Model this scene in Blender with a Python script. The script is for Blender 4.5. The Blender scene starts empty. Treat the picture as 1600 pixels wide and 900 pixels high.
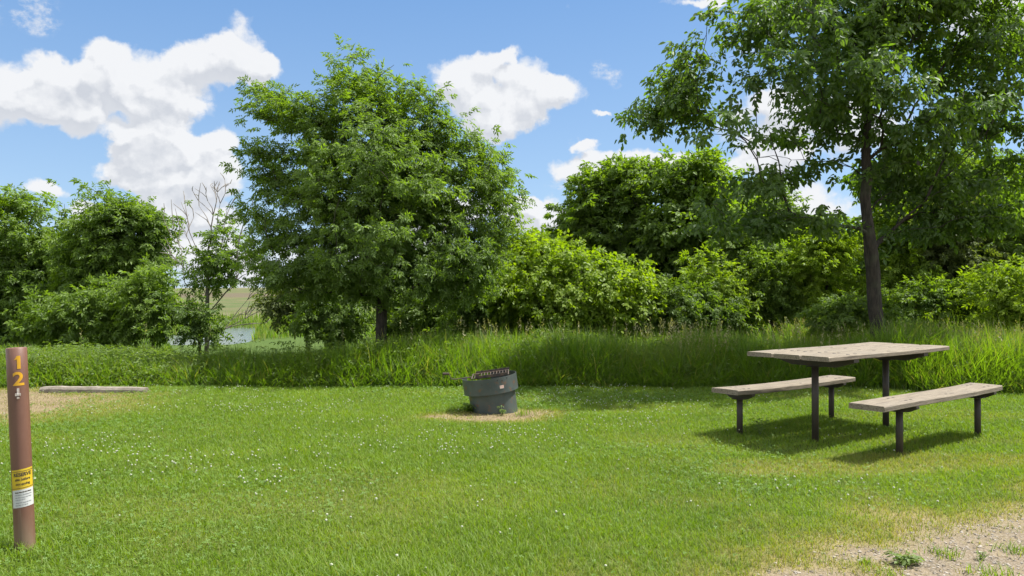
import bpy, bmesh, math
import numpy as np
from mathutils import Vector, Matrix

R = math.radians
C = bpy.context.scene.collection
scene = bpy.context.scene
F = 1209.0; HOR = 460.0; EYE = 1.35
PITCH = math.atan((HOR - 450) / F)

def W(px, py, Y):
    """point of the place seen at photo pixel (px,py), Y metres ahead of the camera"""
    dx, dy, dz = (px - 800) / F, 1.0, (450 - py) / F
    y2 = dy * math.cos(PITCH) - dz * math.sin(PITCH)
    z2 = dy * math.sin(PITCH) + dz * math.cos(PITCH)
    return np.array([dx / y2 * Y, Y, EYE + z2 / y2 * Y])

# ------------------------------------------------------------------ noise (for shapes)
def _hash(i, j, s):
    n = np.sin(i * 127.1 + j * 311.7 + s * 74.7) * 43758.5453
    return n - np.floor(n)
def vnoise(x, y, s=0.0):
    x = np.asarray(x, float); y = np.asarray(y, float)
    i = np.floor(x); j = np.floor(y); fx = x - i; fy = y - j
    fx = fx * fx * (3 - 2 * fx); fy = fy * fy * (3 - 2 * fy)
    a = _hash(i, j, s); b = _hash(i + 1, j, s); c = _hash(i, j + 1, s); d = _hash(i + 1, j + 1, s)
    return (a * (1 - fx) + b * fx) * (1 - fy) + (c * (1 - fx) + d * fx) * fy
def fbm(x, y, s=0.0, o=4):
    t = 0; a = .5; x = np.asarray(x, float); y = np.asarray(y, float)
    for k in range(o):
        t = t + a * vnoise(x, y, s + k * 3.1); x = x * 2.03; y = y * 2.03; a *= .5
    return t / (1 - .5 ** o)
def sstep(a, b, x):
    t = np.clip((np.asarray(x, float) - a) / (b - a), 0, 1); return t * t * (3 - 2 * t)

# ------------------------------------------------------------------ mesh helpers
def mesh_np(name, V, faces, mats, fmat=None, attrs=None, smooth=False):
    """faces: list of (n,k) int arrays"""
    V = np.asarray(V, np.float32)
    me = bpy.data.meshes.new(name)
    loops = np.concatenate([f.ravel() for f in faces]).astype(np.int32)
    tot = np.concatenate([np.full(len(f), f.shape[1]) for f in faces]).astype(np.int32)
    start = np.concatenate([[0], np.cumsum(tot)[:-1]]).astype(np.int32)
    me.vertices.add(len(V)); me.vertices.foreach_set('co', V.ravel())
    me.loops.add(len(loops)); me.loops.foreach_set('vertex_index', loops)
    me.polygons.add(len(tot)); me.polygons.foreach_set('loop_start', start)
    me.polygons.foreach_set('loop_total', tot)
    if fmat is not None: me.polygons.foreach_set('material_index', np.asarray(fmat, np.int32))
    me.polygons.foreach_set('use_smooth', np.full(len(tot), bool(smooth)))
    for k, a in (attrs or {}).items():
        at = me.attributes.new(k, 'FLOAT', 'POINT'); at.data.foreach_set('value', np.asarray(a, np.float32))
    for m in mats: me.materials.append(m)
    me.update(calc_edges=True); me.validate()
    return me
def link(name, me, parent=None, loc=None):
    o = bpy.data.objects.new(name, me); C.objects.link(o)
    if parent: o.parent = parent
    if loc is not None: o.location = loc
    return o
def tag(o, label=None, cat=None, group=None, kind=None):
    if label: o['label'] = label
    if cat: o['category'] = cat
    if group: o['group'] = group
    if kind: o['kind'] = kind
    return o
def empty(name, loc, label, cat, group=None, rz=0.0):
    o = bpy.data.objects.new(name, None); C.objects.link(o)
    o.location = loc; o.rotation_euler = (0, 0, rz); o.empty_display_size = .1
    return tag(o, label, cat, group)
def from_bm(name, bm, mat, parent=None, smooth=False):
    bmesh.ops.recalc_face_normals(bm, faces=bm.faces)
    me = bpy.data.meshes.new(name); bm.to_mesh(me); bm.free()
    for p in me.polygons: p.use_smooth = smooth
    me.materials.append(mat)
    return link(name, me, parent)
def add_box(bm, c, s, M=None, bev=0.0):
    r = bmesh.ops.create_cube(bm, size=1); vs = r['verts']
    for v in vs: v.co = Vector((v.co.x * s[0], v.co.y * s[1], v.co.z * s[2]))
    if bev:
        es = list({e for v in vs for e in v.link_edges})
        b = bmesh.ops.bevel(bm, geom=es, offset=bev, segments=2, affect='EDGES'); vs = list({v for f in b['faces'] for v in f.verts} | {v for v in vs if v.is_valid})
    for v in vs:
        v.co += Vector(c)
        if M is not None: v.co = M @ v.co
    return vs
def add_sweep(bm, pts, rad, n=8, cap=True):
    pts = [Vector(p) for p in pts]
    if not hasattr(rad, '__len__'): rad = [rad] * len(pts)
    rings = []; ref = None
    for i, p in enumerate(pts):
        t = (pts[min(i + 1, len(pts) - 1)] - pts[max(i - 1, 0)]).normalized()
        if ref is None: ref = t.orthogonal().normalized()
        a = (ref - t * ref.dot(t)); a = a.normalized() if a.length > 1e-4 else t.orthogonal().normalized()
        ref = a; b = t.cross(a)
        rings.append([bm.verts.new(p + (a * math.cos(k * 2 * math.pi / n) + b * math.sin(k * 2 * math.pi / n)) * rad[i]) for k in range(n)])
    for r0, r1 in zip(rings, rings[1:]):
        for k in range(n): bm.faces.new((r0[k], r0[(k + 1) % n], r1[(k + 1) % n], r1[k]))
    if cap: bm.faces.new(rings[0][::-1]); bm.faces.new(rings[-1])

# ------------------------------------------------------------------ materials
class NT:
    def __init__(s, tree): s.t = tree; s.n = tree.nodes; s.l = tree.links
    def node(s, typ, **kw):
        n = s.n.new(typ)
        for k, v in kw.items():
            if k.startswith('i_'):
                key = k[2:].replace('_', ' ')
                n.inputs[int(key) if key.isdigit() else key].default_value = v
            else: setattr(n, k, v)
        return n
    def link(s, a, b): s.l.new(a, b)
    def math(s, op, a, b=None, c=None, clamp=False):
        n = s.n.new('ShaderNodeMath'); n.operation = op; n.use_clamp = clamp
        for i, v in enumerate((a, b, c)):
            if v is None: continue
            if isinstance(v, (int, float)): n.inputs[i].default_value = v
            else: s.l.new(v, n.inputs[i])
        return n.outputs[0]
    def vmath(s, op, a, b=None, c=None, out=0):
        n = s.n.new('ShaderNodeVectorMath'); n.operation = op
        for i, v in enumerate((a, b, c)):
            if v is None: continue
            if isinstance(v, tuple): n.inputs[i].default_value = v
            else: s.l.new(v, n.inputs[i])
        return n.outputs['Value'] if op in ('LENGTH', 'DOT_PRODUCT') else n.outputs[0]
    def mix(s, f, a, b, blend='MIX'):
        n = s.n.new('ShaderNodeMix'); n.data_type = 'RGBA'; n.blend_type = blend
        for sk, v in ((n.inputs[0], f), (n.inputs[6], a), (n.inputs[7], b)):
            if isinstance(v, (int, float)): sk.default_value = v
            elif isinstance(v, tuple): sk.default_value = (*v, 1) if len(v) == 3 else v
            else: s.l.new(v, sk)
        return n.outputs[2]
    def noise(s, vec, scale, detail=4, rough=.55, dim='3D'):
        n = s.n.new('ShaderNodeTexNoise'); n.noise_dimensions = dim
        n.inputs['Scale'].default_value = scale; n.inputs['Detail'].default_value = detail; n.inputs['Roughness'].default_value = rough
        if vec is not None: s.l.new(vec, n.inputs['Vector'])
        return n
    def mapr(s, v, a, b, c=0.0, d=1.0, smooth=False):
        n = s.n.new('ShaderNodeMapRange'); n.interpolation_type = 'SMOOTHSTEP' if smooth else 'LINEAR'
        s.l.new(v, n.inputs[0])
        for i, x in zip((1, 2, 3, 4), (a, b, c, d)): n.inputs[i].default_value = x
        return n.outputs[0]
    def attr(s, name):
        n = s.n.new('ShaderNodeAttribute'); n.attribute_name = name; return n.outputs['Fac']
def newmat(name):
    m = bpy.data.materials.new(name); m.use_nodes = True; m.node_tree.nodes.clear()
    return m, NT(m.node_tree)
def out(nt, sh): o = nt.n.new('ShaderNodeOutputMaterial'); nt.link(sh, o.inputs[0])

def leafmat(name, dark, light, trans=None, tf=.48, gloss=.03, rough=.6, dry=None, ns=.6):
    m, nt = newmat(name)
    rnd = nt.attr('rnd'); geo = nt.node('ShaderNodeNewGeometry')
    nz = nt.noise(geo.outputs['Position'], ns, 2).outputs['Fac']
    f = nt.math('ADD', nt.math('MULTIPLY', rnd, .55), nt.mapr(nz, .3, .7, 0, .5))
    col = nt.mix(f, dark, light)
    if dry: col = nt.mix(nt.attr('dry'), col, dry)
    back = nt.mix(.12, col, (.15, .20, .06)); col2 = nt.mix(geo.outputs['Backfacing'], col, back)
    d = nt.node('ShaderNodeBsdfDiffuse'); nt.link(col2, d.inputs[0])
    t = nt.node('ShaderNodeBsdfTranslucent')
    tc = nt.mix(1.0, col, trans or (1.65, 1.75, .45), 'MULTIPLY'); nt.link(tc, t.inputs[0])
    mx = nt.node('ShaderNodeMixShader'); mx.inputs[0].default_value = tf
    nt.link(d.outputs[0], mx.inputs[1]); nt.link(t.outputs[0], mx.inputs[2])
    g = nt.node('ShaderNodeBsdfGlossy'); g.inputs['Roughness'].default_value = rough; g.inputs[0].default_value = (.9, .95, 1, 1)
    m2 = nt.node('ShaderNodeMixShader'); m2.inputs[0].default_value = gloss
    nt.link(mx.outputs[0], m2.inputs[1]); nt.link(g.outputs[0], m2.inputs[2])
    out(nt, m2.outputs[0]); return m

def pmat(name, colf, rough=.8, bumpf=None, metal=0.0, bump=.3, dist=.01):
    """colf(nt, pos)->colour socket; bumpf(nt,pos)->height socket"""
    m, nt = newmat(name); tc = nt.node('ShaderNodeTexCoord').outputs['Object']
    p = nt.node('ShaderNodeBsdfPrincipled'); p.inputs['Roughness'].default_value = rough; p.inputs['Metallic'].default_value = metal
    c = colf(nt, tc)
    if isinstance(c, tuple): p.inputs['Base Color'].default_value = (*c, 1)
    else: nt.link(c, p.inputs['Base Color'])
    if bumpf:
        b = nt.node('ShaderNodeBump'); b.inputs['Strength'].default_value = bump; b.inputs['Distance'].default_value = dist
        nt.link(bumpf(nt, tc), b.inputs['Height']); nt.link(b.outputs[0], p.inputs['Normal'])
    out(nt, p.outputs[0]); return m

def mapped(nt, tc, sc):
    return nt.vmath('MULTIPLY', tc, sc)
def bark_col(a, b):
    def f(nt, tc):
        n = nt.noise(mapped(nt, tc, (1, 1, .22)), 22, 5, .65).outputs['Fac']
        n2 = nt.noise(tc, 2.5, 3).outputs['Fac']
        return nt.mix(nt.mapr(n2, .55, .75, 0, .35), nt.mix(nt.mapr(n, .35, .65), a, b), (.10, .13, .06))
    return f
def bark_bump(nt, tc): return nt.noise(mapped(nt, tc, (1, 1, .18)), 26, 5, .7).outputs['Fac']
M_BARK = pmat('bark', bark_col((.018, .015, .011), (.058, .047, .036)), .95, bark_bump, bump=1, dist=.03)
M_BARKP = pmat('grey_bark', bark_col((.10, .085, .07), (.26, .23, .20)), .95, bark_bump, bump=1, dist=.01)

def wood_col(nt, tc):
    n = nt.noise(mapped(nt, tc, (.8, 14, 14)), 5, 6, .65).outputs['Fac']
    f = nt.noise(mapped(nt, tc, (2.5, 60, 60)), 6, 4, .7).outputs['Fac']
    big = nt.noise(tc, 2.2, 3).outputs['Fac']
    c = nt.mix(nt.mapr(n, .3, .7), (.115, .092, .064), (.250, .212, .158))
    c = nt.mix(nt.mapr(f, .52, .68, 0, .65), c, (.075, .056, .038))
    c = nt.mix(nt.mapr(big, .5, .75, 0, .55), c, (.135, .122, .100))
    mid = nt.noise(mapped(nt, tc, (1.2, 26, 26)), 2.6, 3, .6).outputs['Fac']
    c = nt.mix(nt.mapr(mid, .55, .66, 0, .7), c, (.062, .047, .033))
    kn = nt.node('ShaderNodeTexVoronoi'); kn.inputs['Scale'].default_value = 3.1
    nt.link(mapped(nt, tc, (.55, 1.6, 1.6)), kn.inputs['Vector'])
    return nt.mix(nt.mapr(kn.outputs['Distance'], .03, .10, .8, 0), c, (.038, .028, .020))
def wood_bump(nt, tc): return nt.noise(mapped(nt, tc, (1.5, 45, 45)), 6, 4, .7).outputs['Fac']
M_WOOD = pmat('weathered_wood', wood_col, .85, wood_bump, bump=.7, dist=.006)
def steel_col(nt, tc):
    n = nt.noise(tc, 18, 4).outputs['Fac']; return nt.mix(nt.mapr(n, .5, .7, 0, .5), (.026, .020, .014), (.055, .032, .018))
M_STEEL = pmat('brown_steel', steel_col, .6)
M_BOLT = pmat('bolt_metal', lambda nt, tc: (.03, .024, .02), .5, metal=.3)
def ring_col(nt, tc):
    n = nt.noise(tc, 7, 4).outputs['Fac']; n2 = nt.noise(mapped(nt, tc, (1, 1, .2)), 30, 3).outputs['Fac']
    c = nt.mix(nt.mapr(n, .3, .7), (.036, .047, .045), (.060, .074, .070))
    c = nt.mix(nt.mapr(n2, .62, .75, 0, .35), c, (.10, .11, .095))
    r = nt.noise(tc, 16, 5, .7).outputs['Fac']
    return nt.mix(nt.mapr(r, .56, .66, 0, .85), c, (.12, .060, .028))
M_RING = pmat('green_grey_paint', ring_col, .45)
M_GRATE = pmat('rusty_steel', lambda nt, tc: nt.mix(nt.mapr(nt.noise(tc, 20, 4).outputs['Fac'], .4, .6), (.03, .025, .022), (.085, .055, .035)), .75)
def post_col(nt, tc):
    n = nt.noise(mapped(nt, tc, (1, 1, .25)), 14, 5, .6).outputs['Fac']
    c = nt.mix(nt.mapr(n, .3, .7), (.106, .047, .030), (.140, .066, .044))
    s = nt.noise(mapped(nt, tc, (1, 1, .06)), 60, 3, .6).outputs['Fac']
    c = nt.mix(nt.mapr(s, .60, .72, 0, .4), c, (.22, .135, .10))
    sp = nt.node('ShaderNodeSeparateXYZ'); nt.link(tc, sp.inputs[0])
    dirt = nt.math('MULTIPLY', nt.mapr(sp.outputs['Z'], .02, .22, 1, 0), nt.mapr(n, .35, .6, .2, .8))
    return nt.mix(dirt, c, (.17, .13, .085))
M_POST = pmat('brown_post_paint', post_col, .5, lambda nt, tc: nt.noise(tc, 40, 4).outputs['Fac'], bump=.15, dist=.003)
M_YEL = pmat('yellow_vinyl', lambda nt, tc: nt.mix(nt.mapr(nt.noise(tc, 30, 3).outputs['Fac'], .4, .7), (0.496, 0.264, 0.004), (0.432, 0.224, 0.008)), .4)
M_YEL2 = pmat('yellow_sticker', lambda nt, tc: nt.mix(nt.mapr(nt.noise(tc, 30, 3).outputs['Fac'], .4, .7), (0.480, 0.344, 0.016), (0.416, 0.288, 0.024)), .35)
M_INK = pmat('black_ink', lambda nt, tc: (.05, .035, .02), .5)
M_WHITE = pmat('white_sticker', lambda nt, tc: (0.440, 0.448, 0.448), .4)
M_GREYINK = pmat('grey_ink', lambda nt, tc: (.20, .20, .21), .5)
M_GALV = pmat('galvanised_bracket', lambda nt, tc: nt.mix(nt.mapr(nt.noise(tc, 60, 3).outputs['Fac'], .4, .65), (.55, .53, .50), (.30, .22, .16)), .4, metal=.6)
M_PINK = pmat('faded_pink_sticker', lambda nt, tc: nt.mix(nt.mapr(nt.noise(mapped(nt, tc, (40, 40, 160)), 1, 2).outputs['Fac'], .45, .55), (0.496, 0.288, 0.240), (0.576, 0.496, 0.440)), .5)
def conc_col(nt, tc):
    n = nt.noise(tc, 9, 6, .65).outputs['Fac']; return nt.mix(nt.mapr(n, .35, .65), (0.136, 0.116, 0.092), (0.256, 0.224, 0.184))
M_CONC = pmat('weathered_concrete', conc_col, .95, lambda nt, tc: nt.noise(tc, 40, 5).outputs['Fac'], bump=.6, dist=.01)

# ------------------------------------------------------------------ world
SUN = Vector((.46, .13, .88)).normalized()
def build_world():
    w = bpy.data.worlds.new('World'); scene.world = w; w.use_nodes = True
    nt = NT(w.node_tree); nt.n.clear()
    sky = nt.node('ShaderNodeTexSky'); sky.sky_type = 'NISHITA'; sky.sun_disc = False
    sky.sun_elevation = math.asin(SUN.z); sky.sun_rotation = math.atan2(SUN.x, SUN.y)
    sky.altitude = 300; sky.air_density = 1.0; sky.dust_density = .6; sky.ozone_density = 1.2
    dirv = nt.node('ShaderNodeTexCoord').outputs['Generated']
    sp = nt.node('ShaderNodeSeparateXYZ'); nt.link(dirv, sp.inputs[0])
    az = nt.math('ARCTAN2', sp.outputs['X'], sp.outputs['Y']); el = nt.math('ARCSINE', sp.outputs['Z'])
    cb = nt.node('ShaderNodeCombineXYZ'); nt.link(az, cb.inputs[0]); nt.link(el, cb.inputs[1])
    P0 = cb.outputs[0]
    # clouds, each a pile of soft round masses at its own bearing and height
    B = [(50,115,62,50),(25,160,60,42),(95,135,62,48),(155,88,40,38),(118,182,56,38),(170,140,62,48),(240,115,78,48),(318,92,64,46),
         (378,76,58,46),(405,108,42,30),(290,160,56,34),(232,165,52,32),(228,228,76,34),(188,262,54,28),(300,245,90,40),(342,215,34,26),
         (262,292,90,26),(74,290,40,16),(132,326,34,26),(300,345,100,40),(340,410,160,46),(200,400,120,30),(215,225,56,34),(255,205,50,30),(1060,262,70,30),(700,330,120,40),(300,290,90,34),(350,270,40,34),(260,330,90,24),
         (702,118,40,44),(758,116,54,46),(828,132,50,46),(880,138,42,34),(795,178,66,38),(728,165,56,46),(792,78,26,20),(770,205,60,26),
         (946,172,20,9),(908,224,22,12),(900,260,56,38),(950,278,70,42),(858,338,80,42),(815,328,40,24),(1010,252,80,26),
         (1190,250,80,52),(1200,172,100,50),(1545,15,110,60),(1100,2,60,12),(1320,200,120,60),(1460,330,130,70),(1250,330,120,50),
         (-60,130,80,50),(-120,170,70,40),(1700,60,120,70),(600,380,140,40),(700,420,200,40),(1300,-120,120,50),(500,-260,120,60)]
    g = bpy.data.node_groups.new('cloud_field', 'ShaderNodeTree')
    g.interface.new_socket('P', in_out='INPUT', socket_type='NodeSocketVector')
    g.interface.new_socket('F', in_out='OUTPUT', socket_type='NodeSocketFloat')
    q = NT(g); gi = q.node('NodeGroupInput'); go = q.node('NodeGroupOutput')
    nw = q.noise(gi.outputs[0], 9, 3, .6); nw2 = q.noise(gi.outputs[0], 34, 4, .6)
    off = q.vmath('MULTIPLY', q.vmath('SUBTRACT', nw.outputs['Color'], (.5, .5, .5)), (.05, .035, 0))
    off2 = q.vmath('MULTIPLY', q.vmath('SUBTRACT', nw2.outputs['Color'], (.5, .5, .5)), (.030, .026, 0))
    p = q.vmath('ADD', gi.outputs[0], q.vmath('ADD', off, off2))
    acc = None
    for (bx, by, rx, ry) in B:
        u = math.atan((bx - 800) / F); v = math.atan((HOR - by) / F * math.cos(u))
        iu, iv = F / rx * .92 / max(.6, math.cos(u) ** 1.0) , F / ry * .92
        d = q.vmath('MULTIPLY_ADD', p, (iu, iv, 0), (-u * iu, -v * iv, 0))
        s = q.math('MULTIPLY_ADD', q.vmath('LENGTH', d), -1.0, 1.0, clamp=True)
        acc = s if acc is None else q.math('ADD', acc, s)
    acc = q.math('MINIMUM', acc, 1.1)
    n3 = q.noise(gi.outputs[0], 24, 9, .68).outputs['Fac']
    vo = q.node('ShaderNodeTexVoronoi'); vo.feature = 'SMOOTH_F1'; vo.inputs['Scale'].default_value = 26; vo.inputs['Smoothness'].default_value = .6; vo.inputs['Detail'].default_value = 2.5
    q.link(p, vo.inputs['Vector'])
    f = q.math('ADD', acc, q.math('MULTIPLY', q.math('SUBTRACT', n3, .5), .62))
    f = q.math('ADD', f, q.math('MULTIPLY', q.math('SUBTRACT', .45, vo.outputs['Distance']), .46))
    q.link(f, go.inputs[0])
    def field(vec):
        n = nt.node('ShaderNodeGroup'); n.node_tree = g; nt.link(vec, n.inputs[0]); return n.outputs[0]
    f0 = field(P0); f1 = field(nt.vmath('ADD', P0, (.006, .016, 0)))
    mask = nt.mapr(f0, .06, .40, 0, 1, True)
    # self shade: the less cloud lies above a spot the brighter it is
    rel = nt.math('SUBTRACT', f0, f1)
    br = nt.math('ADD', nt.mapr(rel, -.20, .20, 0, 1), nt.mapr(f0, .2, 1.3, .35, -.15))
    br = nt.math('MAXIMUM', nt.math('MINIMUM', br, 1.0), 0.0)
    ccol = nt.mix(br, (3.15, 3.3, 3.6), (4.55, 4.6, 4.7))
    # colour grade mixed over the whole sky, paler towards the horizon
    sky_grade = nt.mix(nt.mapr(el, .0, .42), (1.9, 2.9, 4.2), (.62, 1.62, 3.5))
    skyc = nt.mix(.68, sky.outputs[0], sky_grade)
    low = nt.mapr(el, -.02, .2, .55, 1)
    wa = None
    for (bx, by, rx, ry) in [(40,14,50,34),(62,34,26,22),(940,108,22,18),(962,122,16,18),(1150,72,40,22),(906,226,24,14),(868,290,20,14),(1470,5,60,20)]:
        u = math.atan((bx - 800) / F); v = math.atan((HOR - by) / F * math.cos(u))
        d_ = nt.vmath('MULTIPLY_ADD', P0, (F / rx, F / ry, 0), (-u * F / rx, -v * F / ry, 0))
        s_ = nt.math('MULTIPLY_ADD', nt.vmath('LENGTH', d_), -1.0, 1.0, clamp=True); wa = s_ if wa is None else nt.math('ADD', wa, s_)
    wn = nt.noise(mapped(nt, P0, (1, 1.3, 1)), 30, 7, .68).outputs['Fac']
    wisp = nt.math('MULTIPLY', nt.mapr(wn, .47, .70, 0, 1, True), nt.mapr(wa, 0, .55, 0, .75, True))
    fin = nt.mix(wisp, skyc, (4.2, 4.3, 4.5))
    fin = nt.mix(nt.math('MULTIPLY', mask, .97), fin, ccol)
    # unseen clouds outside the view, made dense and bright to add white fill light
    far = nt.mapr(nt.math('ABSOLUTE', az), .78, 1.0, 0, 1)
    oth = nt.math('MAXIMUM', far, nt.mapr(el, .62, .8, 0, 1))
    gen = nt.math('MULTIPLY', nt.mapr(nt.noise(P0, 3.2, 5).outputs['Fac'], .38, .54, 0, .95), oth)
    plain = nt.mix(gen, skyc, (8.0, 8.0, 8.1))
    b0 = nt.node('ShaderNodeBackground'); b0.inputs[1].default_value = .088; nt.link(plain, b0.inputs[0])
    bg = nt.node('ShaderNodeBackground'); bg.inputs[1].default_value = .088; nt.link(fin, bg.inputs[0])
    reg = nt.math('MULTIPLY', nt.math('LESS_THAN', nt.math('ABSOLUTE', az), .78), nt.math('MULTIPLY', nt.math('LESS_THAN', el, .62), nt.math('GREATER_THAN', el, -.02)))
    ms = nt.node('ShaderNodeMixShader'); nt.link(reg, ms.inputs[0]); nt.link(b0.outputs[0], ms.inputs[1]); nt.link(bg.outputs[0], ms.inputs[2])
    bg = ms
    o = nt.node('ShaderNodeOutputWorld'); nt.link(bg.outputs[0], o.inputs[0])
    w.cycles.sampling_method = 'MANUAL'; w.cycles.sample_map_resolution = 512
build_world()
sl = bpy.data.lights.new('sun', 'SUN'); sl.energy = 4.6; sl.angle = R(.53); sl.color = (1, .955, .88)
so = bpy.data.objects.new('sun', sl); C.objects.link(so); so.location = SUN * 40
so.rotation_euler = SUN.to_track_quat('Z', 'Y').to_euler()

# ------------------------------------------------------------------ ground
def edge_y(x):  # where the mown lawn stops
    x = np.asarray(x, float)
    return 11.25 + .5 * (fbm(x * .6, 3.3, 2) - .5) + .22 * (fbm(x * 3, 1.3, 5) - .5) - .9 * sstep(4.6, 6.5, x) - .35 * sstep(-6, -9, x)
def bank_x(y): return -17.7 - (np.asarray(y, float) - 51) * .30
def height(x, y):
    x = np.asarray(x, float); y = np.asarray(y, float)
    z = .025 * (fbm(x * .5, y * .5, 1) - .5)
    br_ = x / np.maximum(y, 1); G = sstep(-.46, -.41, br_) * (1 - sstep(-.30, -.20, br_))
    z = z - 1.62 * (sstep(12.4, 27, y) * G + sstep(25, 42, y) * (1 - G))
    ch = sstep(46, 51, y + 1.5 * (fbm(x * .1, y * .1, 7) - .5)) * (1 - sstep(69, 73, y)) * (1 - sstep(-2.0, 1.2, x - bank_x(y)))
    z = z - ch * 1.0 + .35 * sstep(74, 80, y) + .5 * sstep(0, 9, x - bank_x(y)) * sstep(24, 40, y)
    hill = sstep(74, 480, y) * (5.6 + 1.6 * sstep(-300, 0, x) + 1.5 * (fbm(x * .006, y * .006, 9) - .5)) + 1.0 * (fbm(x * .02, y * .02, 4) - .5) * sstep(90, 200, y)
    return z + hill - 6 * sstep(520, 1200, y)
def zones(x, y):
    """soil, dry, clover amounts of the lawn (0..1)"""
    x = np.asarray(x, float); y = np.asarray(y, float)
    n = fbm(x * 2.2, y * 2.2, 11); n2 = fbm(x * 7, y * 7, 13)
    e = .9 * (n - .5) + .35 * (n2 - .5)
    gl = (3.90 + (x - 1.23) * .56) - y                       # gravel at the track edge
    grav = sstep(-.15, .55, gl + e * 1.1)
    r1 = 1 - (((x + .18 + .1 * np.sin(y * 9)) / .66) ** 2 + ((y - 8.62 - .12 * (x + .16)) / .40) ** 2)  # worn earth round the fire ring
    fire = sstep(-.10, .65, r1 + e * 1.9)
    r2 = np.minimum(-5.05 - x, 1.0) + np.minimum(1.1 - np.abs(y - 9.35) , .5)
    park = sstep(.15, .7, r2 * .6 + e * .9) * (x < -4.6)
    soil = np.maximum(np.maximum(fire, park), grav)
    dry = sstep(-.75, .3, gl + e * 1.6) * .75
    d2 = 1 - (((x - 2.9) / 1.5) ** 2 + ((y - 6.15 - .12 * (x - 2.9)) / .38) ** 2)
    dry = np.maximum(dry, sstep(-.4, .8, d2 + e * 2) * .5)
    dry = np.maximum(dry, sstep(-1.2, .3, r1 + e) * .7)
    dry = np.maximum(dry, sstep(-.5, .4, r2 * .6 + e) * .6 * (x < -3.5))
    dry = np.maximum(dry, sstep(.55, .8, fbm(x * .8, y * 1.4, 21)) * .18)
    clo = sstep(.42, .68, fbm(x * .55, y * .9, 31)) * (1 - sstep(1.5, 3.5, x))
    return soil, dry, clo, grav

def axis(lo, hi, step, far_lo, far_hi, gr=1.12):
    a = list(np.arange(lo, hi + 1e-6, step)); s = step
    while a[-1] < far_hi: s *= gr; a.append(a[-1] + s)
    s = step
    while a[0] > far_lo: s *= gr; a.insert(0, a[0] - s)
    return np.array(a)
gx = axis(-9, 9, .09, -2500, 2500); gy = axis(2.5, 12.5, .09, -60, 4000, 1.055)
X, Y = np.meshgrid(gx, gy); Z = height(X, Y); nx, ny = len(gx), len(gy)
soil, dry, clo, grav = zones(X, Y); inner = (Y < edge_y(X) + .3)
I = np.arange(nx * ny).reshape(ny, nx)
Fq = np.stack([I[:-1, :-1], I[:-1, 1:], I[1:, 1:], I[1:, :-1]], -1).reshape(-1, 4)
def ground_mat():
    m, nt = newmat('ground'); pos = nt.node('ShaderNodeNewGeometry').outputs['Position']
    sp = nt.node('ShaderNodeSeparateXYZ'); nt.link(pos, sp.inputs[0])
    n1 = nt.noise(pos, 6, 6, .7).outputs['Fac']; n2 = nt.noise(pos, 60, 4, .7).outputs['Fac']; n3 = nt.noise(pos, .35, 3).outputs['Fac']
    turf = nt.mix(n1, (.045, .070, .010), (.080, .120, .015))
    drt = nt.mix(n1, (.17, .14, .05), (.30, .24, .11)); turf = nt.mix(nt.attr('dry'), turf, drt)
    so_ = nt.mix(nt.mapr(n2, .35, .65), (0.128, 0.096, 0.056), (0.272, 0.216, 0.132)); so_ = nt.mix(nt.mapr(n1, .4, .7, 0, .6), so_, (0.240, 0.188, 0.112))
    vo = nt.node('ShaderNodeTexVoronoi'); vo.inputs['Scale'].default_value = 70; nt.link(pos, vo.inputs['Vector'])
    gr = nt.mix(nt.mapr(vo.outputs['Distance'], .1, .6), nt.mix(.55, nt.mapr(vo.outputs['Color'], 0, 1, .05, .42), (0.272, 0.232, 0.184)), (0.104, 0.084, 0.060))
    gr = nt.mix(nt.mapr(n1, .35, .65, .25, .8), gr, (0.224, 0.180, 0.120))
    near = nt.mix(nt.attr('soil'), turf, nt.mix(nt.attr('gravel'), so_, gr))
    # far country: meadow, river flat, fields on the rise
    fn = nt.noise(mapped(nt, pos, (.05, .09, 0)), 1, 8, .75).outputs['Fac']
    fld = nt.mix(nt.mapr(fn, .38, .62), (.060, .092, .028), (.120, .105, .055))
    yb = nt.math('ADD', sp.outputs['Y'], nt.math('MULTIPLY', nt.math('SUBTRACT', n3, .5), 26))
    tan_ = nt.math('MULTIPLY', nt.mapr(yb, 78, 84, 0, 1, True), nt.mapr(yb, 96, 108, 1, 0, True))
    fld = nt.mix(nt.math('MULTIPLY', tan_, .8), fld, (.165, .145, .095))
    brn = nt.math('MULTIPLY', nt.mapr(yb, 205, 215, 0, 1, True), nt.mapr(yb, 250, 262, 1, 0, True))
    fld = nt.mix(nt.math('MULTIPLY', brn, .8), fld, (.10, .08, .055))
    top = nt.mapr(yb, 330, 370, 0, 1, True); fld = nt.mix(nt.math('MULTIPLY', top, .75), fld, (.125, .12, .07))
    mead = nt.mix(n3, (.045, .080, .016), (.075, .11, .026))
    farc = nt.mix(nt.mapr(sp.outputs['Y'], 60, 80, 0, 1, True), mead, fld)
    col = nt.mix(nt.mapr(sp.outputs['Y'], 14, 22), near, farc)
    p = nt.node('ShaderNodeBsdfPrincipled'); p.inputs['Roughness'].default_value = .95; p.inputs['Specular IOR Level'].default_value = .1
    nt.link(col, p.inputs['Base Color'])
    b = nt.node('ShaderNodeBump'); b.inputs['Strength'].default_value = .9; b.inputs['Distance'].default_value = .02
    nt.link(nt.math('ADD', nt.math('MULTIPLY', n2, .5), nt.math('MULTIPLY', vo.outputs['Distance'], -.4)), b.inputs['Height']); nt.link(b.outputs[0], p.inputs['Normal'])
    out(nt, p.outputs[0]); return m
gme = mesh_np('ground', np.stack([X, Y, Z], -1).reshape(-1, 3), [Fq], [ground_mat()],
              attrs={'soil': (soil * inner).ravel(), 'dry': (dry * inner).ravel(), 'gravel': grav.ravel()}, smooth=True)
tag(link('ground', gme), kind='structure')

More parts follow.
